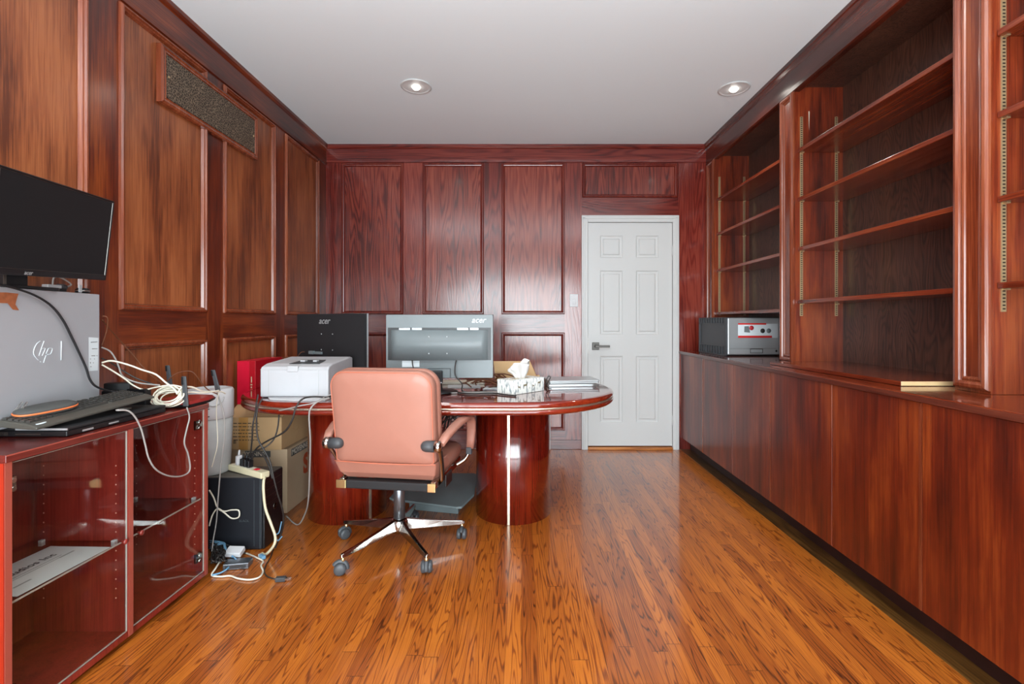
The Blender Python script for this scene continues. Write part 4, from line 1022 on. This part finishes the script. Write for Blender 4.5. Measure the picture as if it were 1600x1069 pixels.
ap = thing('air_purifier', 'white and grey cylindrical air purifier standing on the black computer', 'air purifier', (-1.633, 2.500, .3685))
obj('lower_body', MB().lathe([(.086, 0), (.094, .008), (.104, .288)], n=40), M['greybody'], ap)
obj('upper_body', MB().lathe([(.105, .286), (.108, .290), (.108, .425), (.102, .436), (.085, .440), (.080, .434), (.02, .430), (.001, .430)], n=40), M['whiteplas'], ap)
h_ = MB()
for z in (.312, .342):
    for q in (-86, -74, -66, -54):
        a = R(q); h_.cyl((.1075*math.cos(a), .1075*math.sin(a), z), (.1086*math.cos(a), .1086*math.sin(a), z), .006, n=8)
hs = MB()
for z in (.306, .344):
    for q0, q1 in ((-88, -74), (-70, -58)):
        aa = [R(q0+(q1-q0)*k/4) for k in range(5)]
        hs.loft([[(.1085*math.cos(a), .1085*math.sin(a), z-.0025), (.1085*math.cos(a), .1085*math.sin(a), z+.0025), (.107*math.cos(a), .107*math.sin(a), z+.0025), (.107*math.cos(a), .107*math.sin(a), z-.0025)] for a in aa], smooth=False)
obj('vent_slot', hs, M['ink'], ap)
obj('handle', MB().tube([(.040, -.1005, .400), (.052, -.1015, .372), (.075, -.086, .358), (.095, -.055, .372), (.1, -.043, .400)], .0028, n=6), M['greybody'], ap)

ps = thing('power_strip', 'beige power strip lying on top of the black computer', 'power strip', M=basis((-1.410, 2.462, .3865), (.24, -.12, -.008), (.12, .24, 0)))
obj('body', MB().box(-.135, .135, -.024, .024, -.016, .016), M['beige'], ps, bevel=.006, seg=3)
obj('switch', MB().box(.055, .078, -.010, .010, .015, .020), M['red'], ps, bevel=.001)
obj('outlet', MB().box(-.115, .04, -.015, .015, .0155, .0168), M['offwhite'], ps)
for i, (t, lb, m_, hh) in enumerate(((-.080, 'white charger plugged upright into the beige power strip', 'whiteplas', .075), (-.045, 'black plug in the beige power strip, next to the white charger', 'black', .060),
                            (-.018, 'black plug in the beige power strip, second from the white charger', 'black', .062), (.010, 'black plug in the beige power strip, nearest the red switch', 'black', .058))):
    q = thing('plug', lb, 'plug', M=basis((-1.410, 2.462, .3865), (.24, -.12, -.008), (.12, .24, 0)) @ Matrix.Translation((t, 0, .0185)), group='plugs in the power strip')
    obj('plug_body', MB().box(-.010, .010, -.014, .014, 0, hh*.62), M[m_], q, bevel=.004, seg=3)
    obj('plug_tail', MB().cyl((0, 0, hh*.6), (0, .002, hh), .006, .004, n=10), M[m_], q)
cable('power_strip_cable', 'thick cream cable of the power strip curving down to the floor', [Vector((-1.292, 2.402, .370)), A(412, 752, 2.375), A(412, 770, 2.365), A(415, 795, 2.36), A(424, 820, 2.35), A(430, 838, 2.34), A(428, 852, 2.33), Vector((-1.255, 2.345, .012)), Vector((-1.285, 2.36, .008))], .0065, M['beige'])

def flo(px, py, z=.006):
    Y = (EYE-z)*FPX/(py-VY); return Vector(((px-VX)/FPX*Y, Y, z))
cable('network_cable', 'white network cable looping across the floor in front of the black computer', [flo(331, 850, .03), flo(345, 856, .03), flo(362, 858, .02), flo(380, 863), flo(400, 871), flo(411, 877), flo(408, 884), flo(411, 893), flo(405, 902), flo(390, 906), flo(372, 904), flo(360, 900), flo(345, 901), flo(331, 899), flo(337, 888, .02), flo(344, 877, .03)], .0040, M['offwhite'])
cable('network_cable', 'blue cable on the floor at the corner of the glass cabinet', [flo(331, 899, .012), flo(345, 895, .012), flo(356, 888, .016), flo(362, 879, .02), flo(367, 871, .02), flo(368, 866, .01)], .0040, M['bluecab'])
fk = MB(); rk = random.Random(21)
for k in range(15):
    pts = [flo(rk.uniform(329, 352), rk.uniform(846, 880), rk.uniform(.01, .07)) for _ in range(4)] + [flo(rk.uniform(345, 385), rk.uniform(850, 890), .008)]
    fk.tube(pts, .0030, n=6, per=5)
tag(obj('cable_tangle', fk, M['dgcab']), 'dark tangle of cables on the floor beside the glass cabinet', 'cables')['kind'] = 'stuff'
fb2 = MB()
for k in range(5):
    pts = [flo(328, 845+k*3, .05), flo(340+k*2, 846+k, .06), flo(352, 850+k*2, .05), flo(345+k*6, 862+k*3, .03)]
    fb2.tube(pts, .0028, n=6, per=5)
tag(obj('cable_tangle', fb2, M['bluecab']), 'loose pale blue cables over the dark cable tangle', 'cables')['kind'] = 'stuff'
ad = thing('power_adapter', 'flat white adapter lying on the cables beside the black computer', 'adapter', M=basis(flo(367, 862, .045), (1, .05, -.05), (.1, 1, .30)))
obj('case', MB().prism(rrect(.075, .05, .006), -.012, .012), M['whiteplas'], ad, bevel=.003)
sw2 = thing('network_switch', 'grey network switch box on the floor beside the glass cabinet', 'switch', (-1.335, 2.245, .001), R(10))
obj('case', MB().box(-.055, .055, -.03, .03, 0, .028), M['post'], sw2, bevel=.003)
obj('port_row', MB().box(-.045, .045, -.0308, -.0298, .008, .020), M['ink'], sw2)
pg = thing('network_plug', 'blue cable plug on the floor at the corner of the black computer', 'plug', M=basis(flo(410, 870, .012), (.7, -.5, 0), (.5, .7, 0)))
obj('plug_body', MB().box(-.018, .018, -.008, .008, -.008, .008), M['bluecab'], pg, bevel=.002)
obj('plug_tip', MB().box(-.030, -.018, -.006, .006, -.006, .006), M['whiteplas'], pg)
cable('adapter_cable', 'thin black cable ending in the loose plug on the floor', [flo(428, 852), flo(424, 868), flo(416, 882), flo(413, 893), flo(418, 901), flo(430, 905)], .0028, M['dgcab'])
lp_ = thing('loose_plug', 'loose black two-prong plug lying on the wooden floor', 'plug', M=basis(flo(439, 905, .010), (1, .10, 0), (-.1, 1, 0)))
obj('plug_body', MB().box(-.022, .020, -.011, .011, -.009, .010), M['darkplas'], lp_, bevel=.003)
for s_ in (-1, 1): obj('prong', MB().box(.019, .044, s_*.007-.001, s_*.007+.001, -.003, .004), M['chrome'], lp_)
cable('thin_cable', 'white cable loop hanging in front of the black computer', [A(327, 766, 2.36), A(334, 778, 2.37), A(340, 794, 2.38), A(350, 799, 2.385), A(362, 797, 2.39), A(373, 798, 2.39), A(373, 808, 2.39), A(362, 810, 2.39), A(350, 801, 2.385), A(340, 795, 2.38), A(332, 805, 2.37), A(327, 822, 2.36)], .0035, M['offwhite'])
cable('thin_cable', 'light blue cable behind the power strip cable, at the computer front', [A(440, 815, 2.44), A(436, 832, 2.42), A(431, 836, 2.42), A(434, 845, 2.42), A(441, 838, 2.44)], .003, M['bluecab'])

# ------------------------------------------------------------------ glass-door cabinet
gc = thing('glass_cabinet', 'low dark red cabinet with two glass doors against the left wall', 'cabinet', (-1.59, 1.725, 0))
FXc, BXc, YA, YB, ZT = -1.415, -1.765, 1.305, 2.148, .789
obj('top', MB().box(BXc, FXc+.006, YA-.002, YB+.002, ZT-.022, ZT), M['redtop'], gc, bevel=.0015, world=True)
sd = obj('side', MB().box(BXc, FXc, YA, YA+.018, .02, ZT-.0225), M['redcab'], gc, world=True)
obj('end_face', MB().box(BXc+.002, FXc-.002, YA-.0012, YA+.0005, .02, ZT-.024), M['redend'], gc, world=True, label='bright orange-red end panel')
obj('side', MB().box(BXc, FXc, YB-.018, YB, .02, ZT-.0225), M['redcab'], gc, world=True)
obj('bottom', MB().box(BXc, FXc, YA+.018, YB-.018, .02, .040), M['redcab'], gc, world=True)
obj('divider', MB().box(BXc+.01, FXc, 1.716, 1.736, .040, ZT-.0225), M['redcab'], gc, world=True)
obj('back', MB().box(BXc, BXc+.006, YA+.018, YB-.018, .04, ZT-.0225), M['redcab'], gc, world=True)
ed = MB()
for y0_, y1_ in ((YA, YA+.018), (1.716, 1.736), (YB-.018, YB)): ed.box(FXc-.0005, FXc+.0015, y0_, y1_, .02, ZT-.022)
ed.box(FXc+.0055, FXc+.0068, YA, YB, ZT-.004, ZT-.0005)
obj('edge_band', ed, M['rededge'], gc, world=True, label='lighter edge banding')  # edges paler than the panels
pg_ = MB()
for y, yy in ((YA+.018, 1), (1.716, -1), (1.736, 1), (YB-.018, -1)):
    for xx in (-1.46, -1.72):
        for k in range(15):
            z = .16 + k*.034
            if abs(z-.365) < .02: continue
            pg_.lathe([(.0026, 0), (.0026, yy*.0006), (.0004, yy*.0007)], c=(xx, y, z), axis='y', n=8)
obj('peg_hole', pg_, M['peg'], gc, world=True)
for y0_, y1_ in ((YA+.022, 1.712), (1.740, YB-.022)):
    s_ = obj('glass_shelf', MB().box(-1.755, -1.432, y0_, y1_, .362, .368), M['glass'], gc, world=True)
    obj('shelf_edge', MB().box(-1.4322, -1.4312, y0_, y1_, .362, .368), M['gedge'], s_, world=True)
    for xx in (-1.46, -1.72):
        for q0, q1 in ((y0_-.004, y0_+.010), (y1_-.010, y1_+.004)):
            obj('shelf_clip', MB().box(xx-.006, xx+.006, q0, q1, .352, .372), M['whiteplas'], s_, world=True)
for (y0_, y1_, kn_y, hg_y) in ((YA+.020, 1.714, 1.690, YA+.024), (1.738, YB-.019, 1.762, YB-.050)):
    d_ = obj('glass_door', MB().box(FXc-.008, FXc-.003, y0_, y1_, .042, ZT-.026), M['glass'], gc, world=True)
    eg = MB()
    for a, b in ((y0_, y0_+.0012), (y1_-.0012, y1_)): eg.box(FXc-.0082, FXc-.0026, a, b, .042, ZT-.026)
    eg.box(FXc-.0082, FXc-.0026, y0_, y1_, ZT-.0275, ZT-.026).box(FXc-.0082, FXc-.0026, y0_, y1_, .042, .0435)
    obj('door_edge', eg, M['gedge'], d_, world=True)
    obj('knob', MB().lathe([(.001, .0), (.004, 0), (.004, .008), (.009, .012), (.009, .018), (.001, .020)], c=(FXc-.003, kn_y, .375), axis='x', n=18), M['redcab'], d_, world=True)
    for z in (.115, .700):
        hb_ = MB().box(FXc-.018, FXc-.008, hg_y-.014, hg_y+.014, z-.020, z+.020)
        hb_.cyl((FXc-.004, hg_y+.0, z-.012), (FXc+.001, hg_y, z-.012), .007, n=12).cyl((FXc-.004, hg_y, z+.012), (FXc+.001, hg_y, z+.012), .007, n=12)
        if hg_y > 1.8: hb_.box(FXc-.024, FXc-.010, hg_y+.010, YB-.018, z-.010, z+.010)
        obj('hinge', hb_, M['chrome'], d_, world=True)
for q0, q1 in ((FXc-.05, FXc-.02), (BXc+.02, BXc+.05)):
    for w0, w1 in ((YB-.05, YB-.02), (YA+.02, YA+.05)): obj('foot', MB().box(q0, q1, w0, w1, 0, .0205), M['black'], gc, world=True)
pa = thing('paper_document', 'white printed sheet lying on the near glass shelf of the red cabinet', 'paper', M=basis((-1.545, 1.515, .3686), (.03, 1, 0), (-1, .03, 0)))
obj('sheet', MB().box(-.150, .150, -.108, .108, 0, .0008), M['tissue'], pa)
obj('lettering', text_mb('e Studios Inc', .034, spacing=1.05, bold=.0003).xf(Matrix.Translation((0, .035, .0013))), M['ink'], pa)
tx = MB()
for k in range(2): tx.box(-.08, .09-.02*k, .005-.012*k, .008-.012*k, .0008, .0012)
tx.box(-.11, -.06, -.055, -.048, .0008, .0012).box(.07, .12, -.01, -.003, .0008, .0012)
obj('printed_text', tx, M['greycab'], pa)

# ------------------------------------------------------------------ on the glass cabinet
lpb = thing('laptop', 'black closed laptop lying on the red cabinet under the keyboard', 'laptop', (-1.565, 1.715, ZT+.001))
X0, X1, Y0, Y1 = -1.70, -1.437, 1.507, 1.925
obj('base', MB().box(X0, X1, Y0, Y1, ZT+.0015, ZT+.020), M['black'], lpb, bevel=.003, world=True)
obj('lid', MB().box(X0, X1+.001, Y0, Y1, ZT+.021, ZT+.030), M['blackm'], lpb, bevel=.003, world=True)
obj('lid_edge', MB().box(X0+.1, X1+.0005, Y0-.0008, Y0+.004, ZT+.022, ZT+.028), M['silver'], lpb, world=True)
pr_ = MB()
for k in range(12): pr_.box(-1.675+k*.0045, -1.673+k*.0045, Y0-.0006, Y0+.001, ZT+.006, ZT+.016)
pr_.box(-1.60, -1.52, Y0-.0006, Y0, ZT+.008, ZT+.011)
obj('port_row', pr_, M['nickel'], lpb, world=True)
obj('front_slot', MB().box(X1-.0005, X1+.0008, 1.56, 1.60, ZT+.006, ZT+.012).box(X1-.0005, X1+.0008, 1.66, 1.70, ZT+.008, ZT+.013), M['silver'], lpb, world=True)
LT = ZT + .0315
# silver tower
Af, Bf = Vector((-1.594, 1.395, 0)), Vector((-1.660, 1.878, 0))
dv = (Bf-Af).normalized(); nv = Vector((-dv.y, dv.x, 0)) * -1
if nv.x < 0: nv = -nv
tw = thing('computer_tower', 'silver computer tower standing on its side panel edge on the red cabinet', 'computer', M=basis((Af.x, Af.y, LT), dv, -nv))
tw['label'] = 'silver desktop computer tower on the red cabinet, under the tilted monitor'
Lw = (Bf-Af).length; TH = 1.2620-LT
obj('case', MB().box(0, Lw, 0.004, .118, 0, TH), M['tower'], tw, bevel=.003)
obj('side_panel', MB().box(.0, Lw-.004, 0, .006, .001, TH-.001), M['tower'], tw, bevel=.001)
def tf(px, py, off=.0):
    """point on the tower side panel under a photograph pixel"""
    k = (px-VX)/FPX; o = Af + nv*off
    Y = (o.x*nv.x + o.y*nv.y) / (k*nv.x + nv.y)
    return Vector((k*Y, Y, EYE-(py-VY)/FPX*Y))
def strokes(name, lines, r, m_, par, off=.001):
    mb = MB()
    for l in lines: mb.tube([tf(x, y, off) for x, y in l], r, n=6, per=4)
    return obj(name, mb, m_, par, world=True)
strokes('logo', [[(63, 533), (57, 538), (53, 547), (53, 554), (57, 560), (60, 563)], [(69, 533), (66, 541), (61, 556)], [(65, 545), (70, 544), (70, 547), (66, 556)],
                 [(76, 544), (72, 553)], [(77, 544), (82, 545), (79, 553), (74, 554)], [(72, 555), (68, 567)], [(63, 565), (64, 566)]], .0010, M['label'], tw)
strokes('logo_bar', [[(96, 533), (95.5, 563)]], .0014, M['label'], tw)
lb_ = MB().add([tf(138.5, 580, .001), tf(153, 579, .001), tf(154, 528, .001), tf(138.5, 527, .001)], [(0, 1, 2, 3)])
lbo = obj('label_sticker', lb_, M['label'], tw, world=True)
strokes('printed_text', [[(143, 556), (148.5, 556)], [(141, 561), (142, 561)], [(147, 561), (148, 561)], [(151, 556), (152, 556)], [(141, 573), (143, 573)], [(141, 566), (141.5, 568)], [(145.5, 567), (146.5, 567)], [(142, 535), (152, 534)], [(144, 545), (152, 545)]], .0009, M['ink'], lbo, .0015)
tr_ = [(-12, 457), (10, 457), (29, 459), (26, 468), (24, 476), (30, 485), (20, 484), (12, 474), (-12, 473)]
obj('torn_tape', MB().add([tf(x, y, .0012) for x, y in tr_], [tuple(range(len(tr_)))]), M['copper'], tw, world=True, label='torn strip of brown tape')
cable('monitor_lead', 'black cable draped over the silver tower side', [tf(-16, 441, .02), tf(0, 445, .015), tf(25, 451, .012), tf(55, 462, .010), tf(80, 478, .008), tf(98, 500, .008), tf(112, 527, .008), tf(124, 552, .008), tf(134, 574, .009), tf(141, 594, .012), tf(152, 605, .02), A(175, 612, 1.90), A(200, 617, 1.93), A(212, 619, 1.95)], .0038, M['blackm'])
# keyboard
kM = basis((-1.464, 1.440, .8262), (.004, .455, .024), (-1, 0, .06))
kb = thing('keyboard', 'black computer keyboard lying slanted in front of the silver tower', 'keyboard', M=kM)
obj('case', MB().loft([[(0, 0, 0), (.458, 0, 0), (.458, 0, .008), (0, 0, .008)], [(0, .03, -.001), (.458, .03, 0), (.458, .03, .016), (0, .03, .016)], [(.004, .126, 0), (.454, .126, 0), (.454, .126, .022), (.004, .126, .022)]], smooth=False), M['kb'], kb, bevel=.003)
kk = MB()
for r_ in range(5):
    x = .012
    while x < .44:
        w_ = .016
        if r_ == 0 and .1 < x < .2: w_ = .09
        if .288 < x < .300: x = .302
        y = .034 + r_*.0182
        zz = .0165 + r_*.0012
        kk.hexa([(x, y, zz-.002), (x+w_, y, zz-.002), (x+w_, y+.0155, zz-.002), (x, y+.0155, zz-.002), (x+.002, y+.002, zz+.006), (x+w_-.002, y+.002, zz+.006), (x+w_-.002, y+.0135, zz+.006), (x+.002, y+.0135, zz+.006)])
        x += w_ + .0025
obj('keys', kk, M['key'], kb)
obj('logo', MB().prism([(.03+.016*math.cos(2*math.pi*k/20), .018+.005*math.sin(2*math.pi*k/20)) for k in range(20)], .0105, .0135), M['label'], kb)
# grey hard case with an orange zip line
ec = thing('glasses_case', 'grey rounded case with an orange seam lying on the keyboard', 'case', M=basis((-1.543, 1.548, .869), (.05, .14, .012), (-.14, .05, .02)))
def lens(w, h, n=28): return [(w/2*math.copysign(abs(math.cos(2*math.pi*k/n))**.75, math.cos(2*math.pi*k/n)), h/2*math.copysign(abs(math.sin(2*math.pi*k/n))**.75, math.sin(2*math.pi*k/n))) for k in range(n)]
def lr(w, h, z): return [(x, y, z) for x, y in lens(w, h)]
obj('shell', MB().loft([lr(.13, .05, -.012), lr(.156, .070, -.006), lr(.160, .074, .0)]), M['casefab'], ec)
obj('zip', MB().loft([lr(.161, .075, -.0005), lr(.163, .077, .001), lr(.163, .077, .004), lr(.161, .075, .0055)]), M['orange'], ec)
obj('lid', MB().loft([lr(.160, .074, .005), lr(.156, .070, .010), lr(.13, .052, .016), lr(.06, .02, .0175)]), M['casefab'], ec)
for i, (px, lb) in enumerate(((12, 'small silver clip on the near end of the keyboard, the one nearer the edge'), (20, 'small silver clip on the keyboard right beside the grey case'))):
    p = A(px+5, 648, 1.49)
    q = obj('binder_clip', MB().tube([p, p+Vector((.010, .01, .022)), p+Vector((.020, .012, .036)), p+Vector((.023, .012, .034)), p+Vector((.012, .008, .016)), p+Vector((.003, 0, .0))], .0010, n=6), M['nickel'])
    tag(q, lb, 'clip', 'clips on the keyboard')
# gadgets on the tower top
wc = thing('usb_hub', 'small white and black gadget with a cable on top of the silver tower', 'gadget', M=Matrix.Translation((-1.672, 1.700, TT+.0015)))
wc['label'] = 'small white and black gadget on top of the tower, between monitor base and puck'
obj('body', MB().box(-.025, .018, -.035, .035, 0, .010), M['black'], wc, bevel=.002)
obj('clip', MB().box(-.012, .012, -.028, .022, .010, .022), M['whiteplas'], wc, bevel=.002)
obj('hinge', MB().cyl((0, .018, .016), (0, .045, .016), .011, n=16), M['darkplas'], wc)
obj('lead', MB().tube([(0, .0, .022), (0, .004, .046), (0, .022, .052), (0, .055, .040), (-.005, .075, .028), (-.01, .06, .018)], .0028, n=6), M['greycab'], wc)
pk_ = thing('puck', 'round black and silver puck near the corner of the silver tower', 'gadget', (-1.678, 1.822, TT+.0015))
obj('body', MB().lathe([(.020, 0), (.022, .002), (.022, .012), (.018, .018), (.001, .019)], n=28), M['black'], pk_)
obj('ring', MB().lathe([(.0222, .006), (.0228, .008), (.0222, .010)], n=28), M['chrome'], pk_)
obj('stand', MB().box(.018, .024, -.036, -.028, 0, .028), M['silver'], pk_)
# black adapters behind the cable pile
for i, (px, py, Y, sz, rz, lb) in enumerate(((186, 600, 2.00, (.045, .022, .026), 20, 'black power adapter brick beside the silver tower'),
                                      (214, 609, 2.00, (.055, .014, .018), -8, 'long flat black adapter behind the keyboard end'),
                                      (176, 612, 1.97, (.03, .02, .022), 5, 'small black adapter box under the cables at the tower foot'))):
    p = A(px, py, Y)
    t = thing('power_adapter', lb, 'adapter', M=Matrix.Translation((p.x, Y, ZT+.001)) @ Matrix.Rotation(R(rz), 4, 'Z'), group='black adapters by the tower')
    obj('case', MB().box(-sz[0], sz[0], -sz[1], sz[1], 0, max(p.z-ZT+sz[2]*.2, .03)), M['black'], t, bevel=.004)
# red router with three aerials
rt_ = thing('router', 'flat red and black router at the far corner of the red cabinet', 'router', (-1.49, 2.11, ZT+.002))
rp_ = [(-1.405, 2.02), (-1.405, 2.15), (-1.43, 2.225), (-1.52, 2.245), (-1.60, 2.20), (-1.60, 2.04), (-1.52, 2.00)]
cx_, cy_ = -1.49, 2.12
obj('lower_case', MB().loft([[(x, y, ZT+.004) for x, y in rp_], [(cx_+(x-cx_)*1.03, cy_+(y-cy_)*1.03, ZT+.014) for x, y in rp_]], smooth=False), M['black'], rt_, world=True)
obj('red_top', MB().loft([[(x, y, ZT+.0145) for x, y in rp_], [(cx_+(x-cx_)*.9, cy_+(y-cy_)*.9, ZT+.026) for x, y in rp_]], smooth=False), M['blade'], rt_, world=True)
for (b0, b1) in ((A(290.5, 636, 1.995), A(287.5, 588, 1.99)), (A(341, 612, 2.225), A(333, 578, 2.215)), (A(266, 603, 2.19), A(262, 571, 2.19))):
    d_ = (b1-b0); b0.z = max(b0.z, ZT+.012)
    an = obj('aerial', MB().loft([[b0+Vector(v) for v in ((-.011,-.004,0),(.011,-.004,0),(.011,.004,0),(-.011,.004,0))], [b1+Vector(v) for v in ((-.009,-.003,0),(.009,-.003,0),(.009,.003,0),(-.009,.003,0))]], smooth=False), M['darkplas'], rt_, bevel=.002, world=True)
    t_ = b0 + (b1-b0)*.72
    obj('aerial_tip', MB().loft([[t_+Vector(v) for v in ((-.0105,-.0048,0),(-.002,-.0048,0),(-.002,.0,0),(-.0105,.0,0))], [b1+Vector(v)*1.0 for v in ((-.0095,-.0042,-.002),(-.002,-.0042,-.002),(-.002,0,-.002),(-.0095,0,-.002))]], smooth=False), M['black'], an, world=True)
# cream network cable coil and its strands
cc = MB(); rc_ = random.Random(2)
for k in range(9):
    cx_, cy2 = 263 + rc_.uniform(-6, 6), 620 + rc_.uniform(-3, 3); rx, ry = rc_.uniform(17, 26), rc_.uniform(9, 14); ph = rc_.uniform(0, 6)
    Yc = 1.985 + rc_.uniform(0, .03)
    pts = []
    for q in range(13):
        a = ph + 2*math.pi*q/12
        pts.append(A(cx_ + rx*math.cos(a), cy2 + ry*math.sin(a) - rx*math.cos(a)*.15, Yc - .03*math.sin(a) ))
    for p in pts: p.z = max(p.z, ZT+.005)
    cc.tube(pts, .0030, n=7, per=4)
tag(obj('cable_coil', cc, M['offwhite']), 'coil of cream network cable lying on the far end of the red cabinet', 'cable')
GW = 'cream cables running from the silver tower'
cable('network_cable', 'cream cable running from the tower in the highest arc over to the coil', [A(159, 567, 1.90), A(175, 564, 1.93), A(200, 570, 1.97), A(222, 578, 2.0), A(243, 585, 2.01), A(258, 597, 2.01), A(272, 608, 2.0), A(277, 616, 1.99)], .0036, M['offwhite'], GW)
cable('network_cable', 'cream cable sagging from the tower low into the coil', [A(159, 570, 1.90), A(175, 579, 1.93), A(195, 592, 1.96), A(208, 602, 1.98), A(225, 609, 1.99), A(245, 605, 2.0), A(268, 602, 2.01), A(285, 605, 2.02)], .0032, M['offwhite'], GW)
cable('network_cable', 'cream cable stretching from the coil to the farthest router aerial', [A(278, 614, 1.99), A(284, 606, 2.0), A(300, 605, 2.03), A(315, 611, 2.08), A(330, 612, 2.15), A(345, 612, 2.22), A(352, 615, 2.26)], .0034, M['offwhite'], GW)
cable('network_cable', 'pale cable lying across the red router top', [A(280, 618, 1.99), A(297, 613, 2.03), A(315, 614, 2.08), A(328, 613, 2.13), A(342, 610, 2.2)], .003, M['offwhite'], GW)
cable('grey_cable', 'grey cable curving down from the edge of the silver tower', [A(159, 543, 1.90), A(172, 549, 1.93), A(181, 562, 1.95), A(186, 574, 1.96), A(192, 588, 1.97), A(215, 598, 1.98), A(250, 602, 1.99)], .003, M['greycab'])
cable('brown_cable', 'thin brown cable coming down the panelling behind the tower to the coil', [A(160, 500, 1.92), A(172, 515, 1.96), A(190, 535, 2.02), A(208, 555, 2.06), A(222, 572, 2.08), A(240, 590, 2.06), A(255, 600, 2.03)], .0026, M['brown'])
cable('brown_cable', 'thin brown cable loop beside the upper edge of the silver tower', [A(160, 494, 1.91), A(168, 497, 1.92), A(167, 515, 1.93), A(162, 532, 1.92), A(159, 540, 1.91)], .0024, M['brown'])
cable('brown_cable', 'thin dark cable arching between two router aerials', [A(262, 595, 2.12), A(275, 584, 2.13), A(292, 580, 2.14), A(303, 583, 2.15), A(313, 596, 2.17), A(325, 609, 2.19), A(340, 616, 2.2)], .0026, M['brown'])
cable('grey_cable', 'grey cable from the tower foot passing behind the keyboard', [A(159, 560, 1.90), A(172, 566, 1.93), A(190, 578, 1.97), A(215, 592, 2.0), A(245, 602, 2.02)], .003, M['dgcab'])
def cf(px, py, X=-1.398): 
    Y = X*FPX/(px-VX); return Vector((X, Y, EYE-(py-VY)/FPX*Y))
cable('grey_cable', 'grey cable looping down in front of the glass doors', [Vector((-1.50, 1.83, ZT+.034)), cf(182, 641, -1.43), cf(200, 642, -1.405), cf(212, 653), cf(221, 672), cf(227, 695), cf(232, 715), cf(242, 732), cf(258, 742), cf(276, 745), cf(291, 741), cf(297, 732), cf(294, 710), cf(288, 692), cf(292, 670), cf(296, 652), cf(292, 637)], .0030, M['greycab'])
cable('grey_cable', 'grey cable hanging down beside the far end of the glass cabinet', [A(337, 605, 2.26), A(343, 625, 2.27), A(350, 650, 2.28), A(350, 690, 2.29), A(345, 730, 2.31), A(341, 775, 2.32), A(338, 815, 2.32), A(333, 845, 2.30), A(331, 868, 2.28)], .0032, M['greycab'])
cable('grey_cable', 'thin white cable hanging beside the far end of the glass cabinet', [A(342, 612, 2.26), A(338, 640, 2.27), A(340, 690, 2.27), A(335, 715, 2.28), A(331, 730, 2.28)], .0022, M['offwhite'])
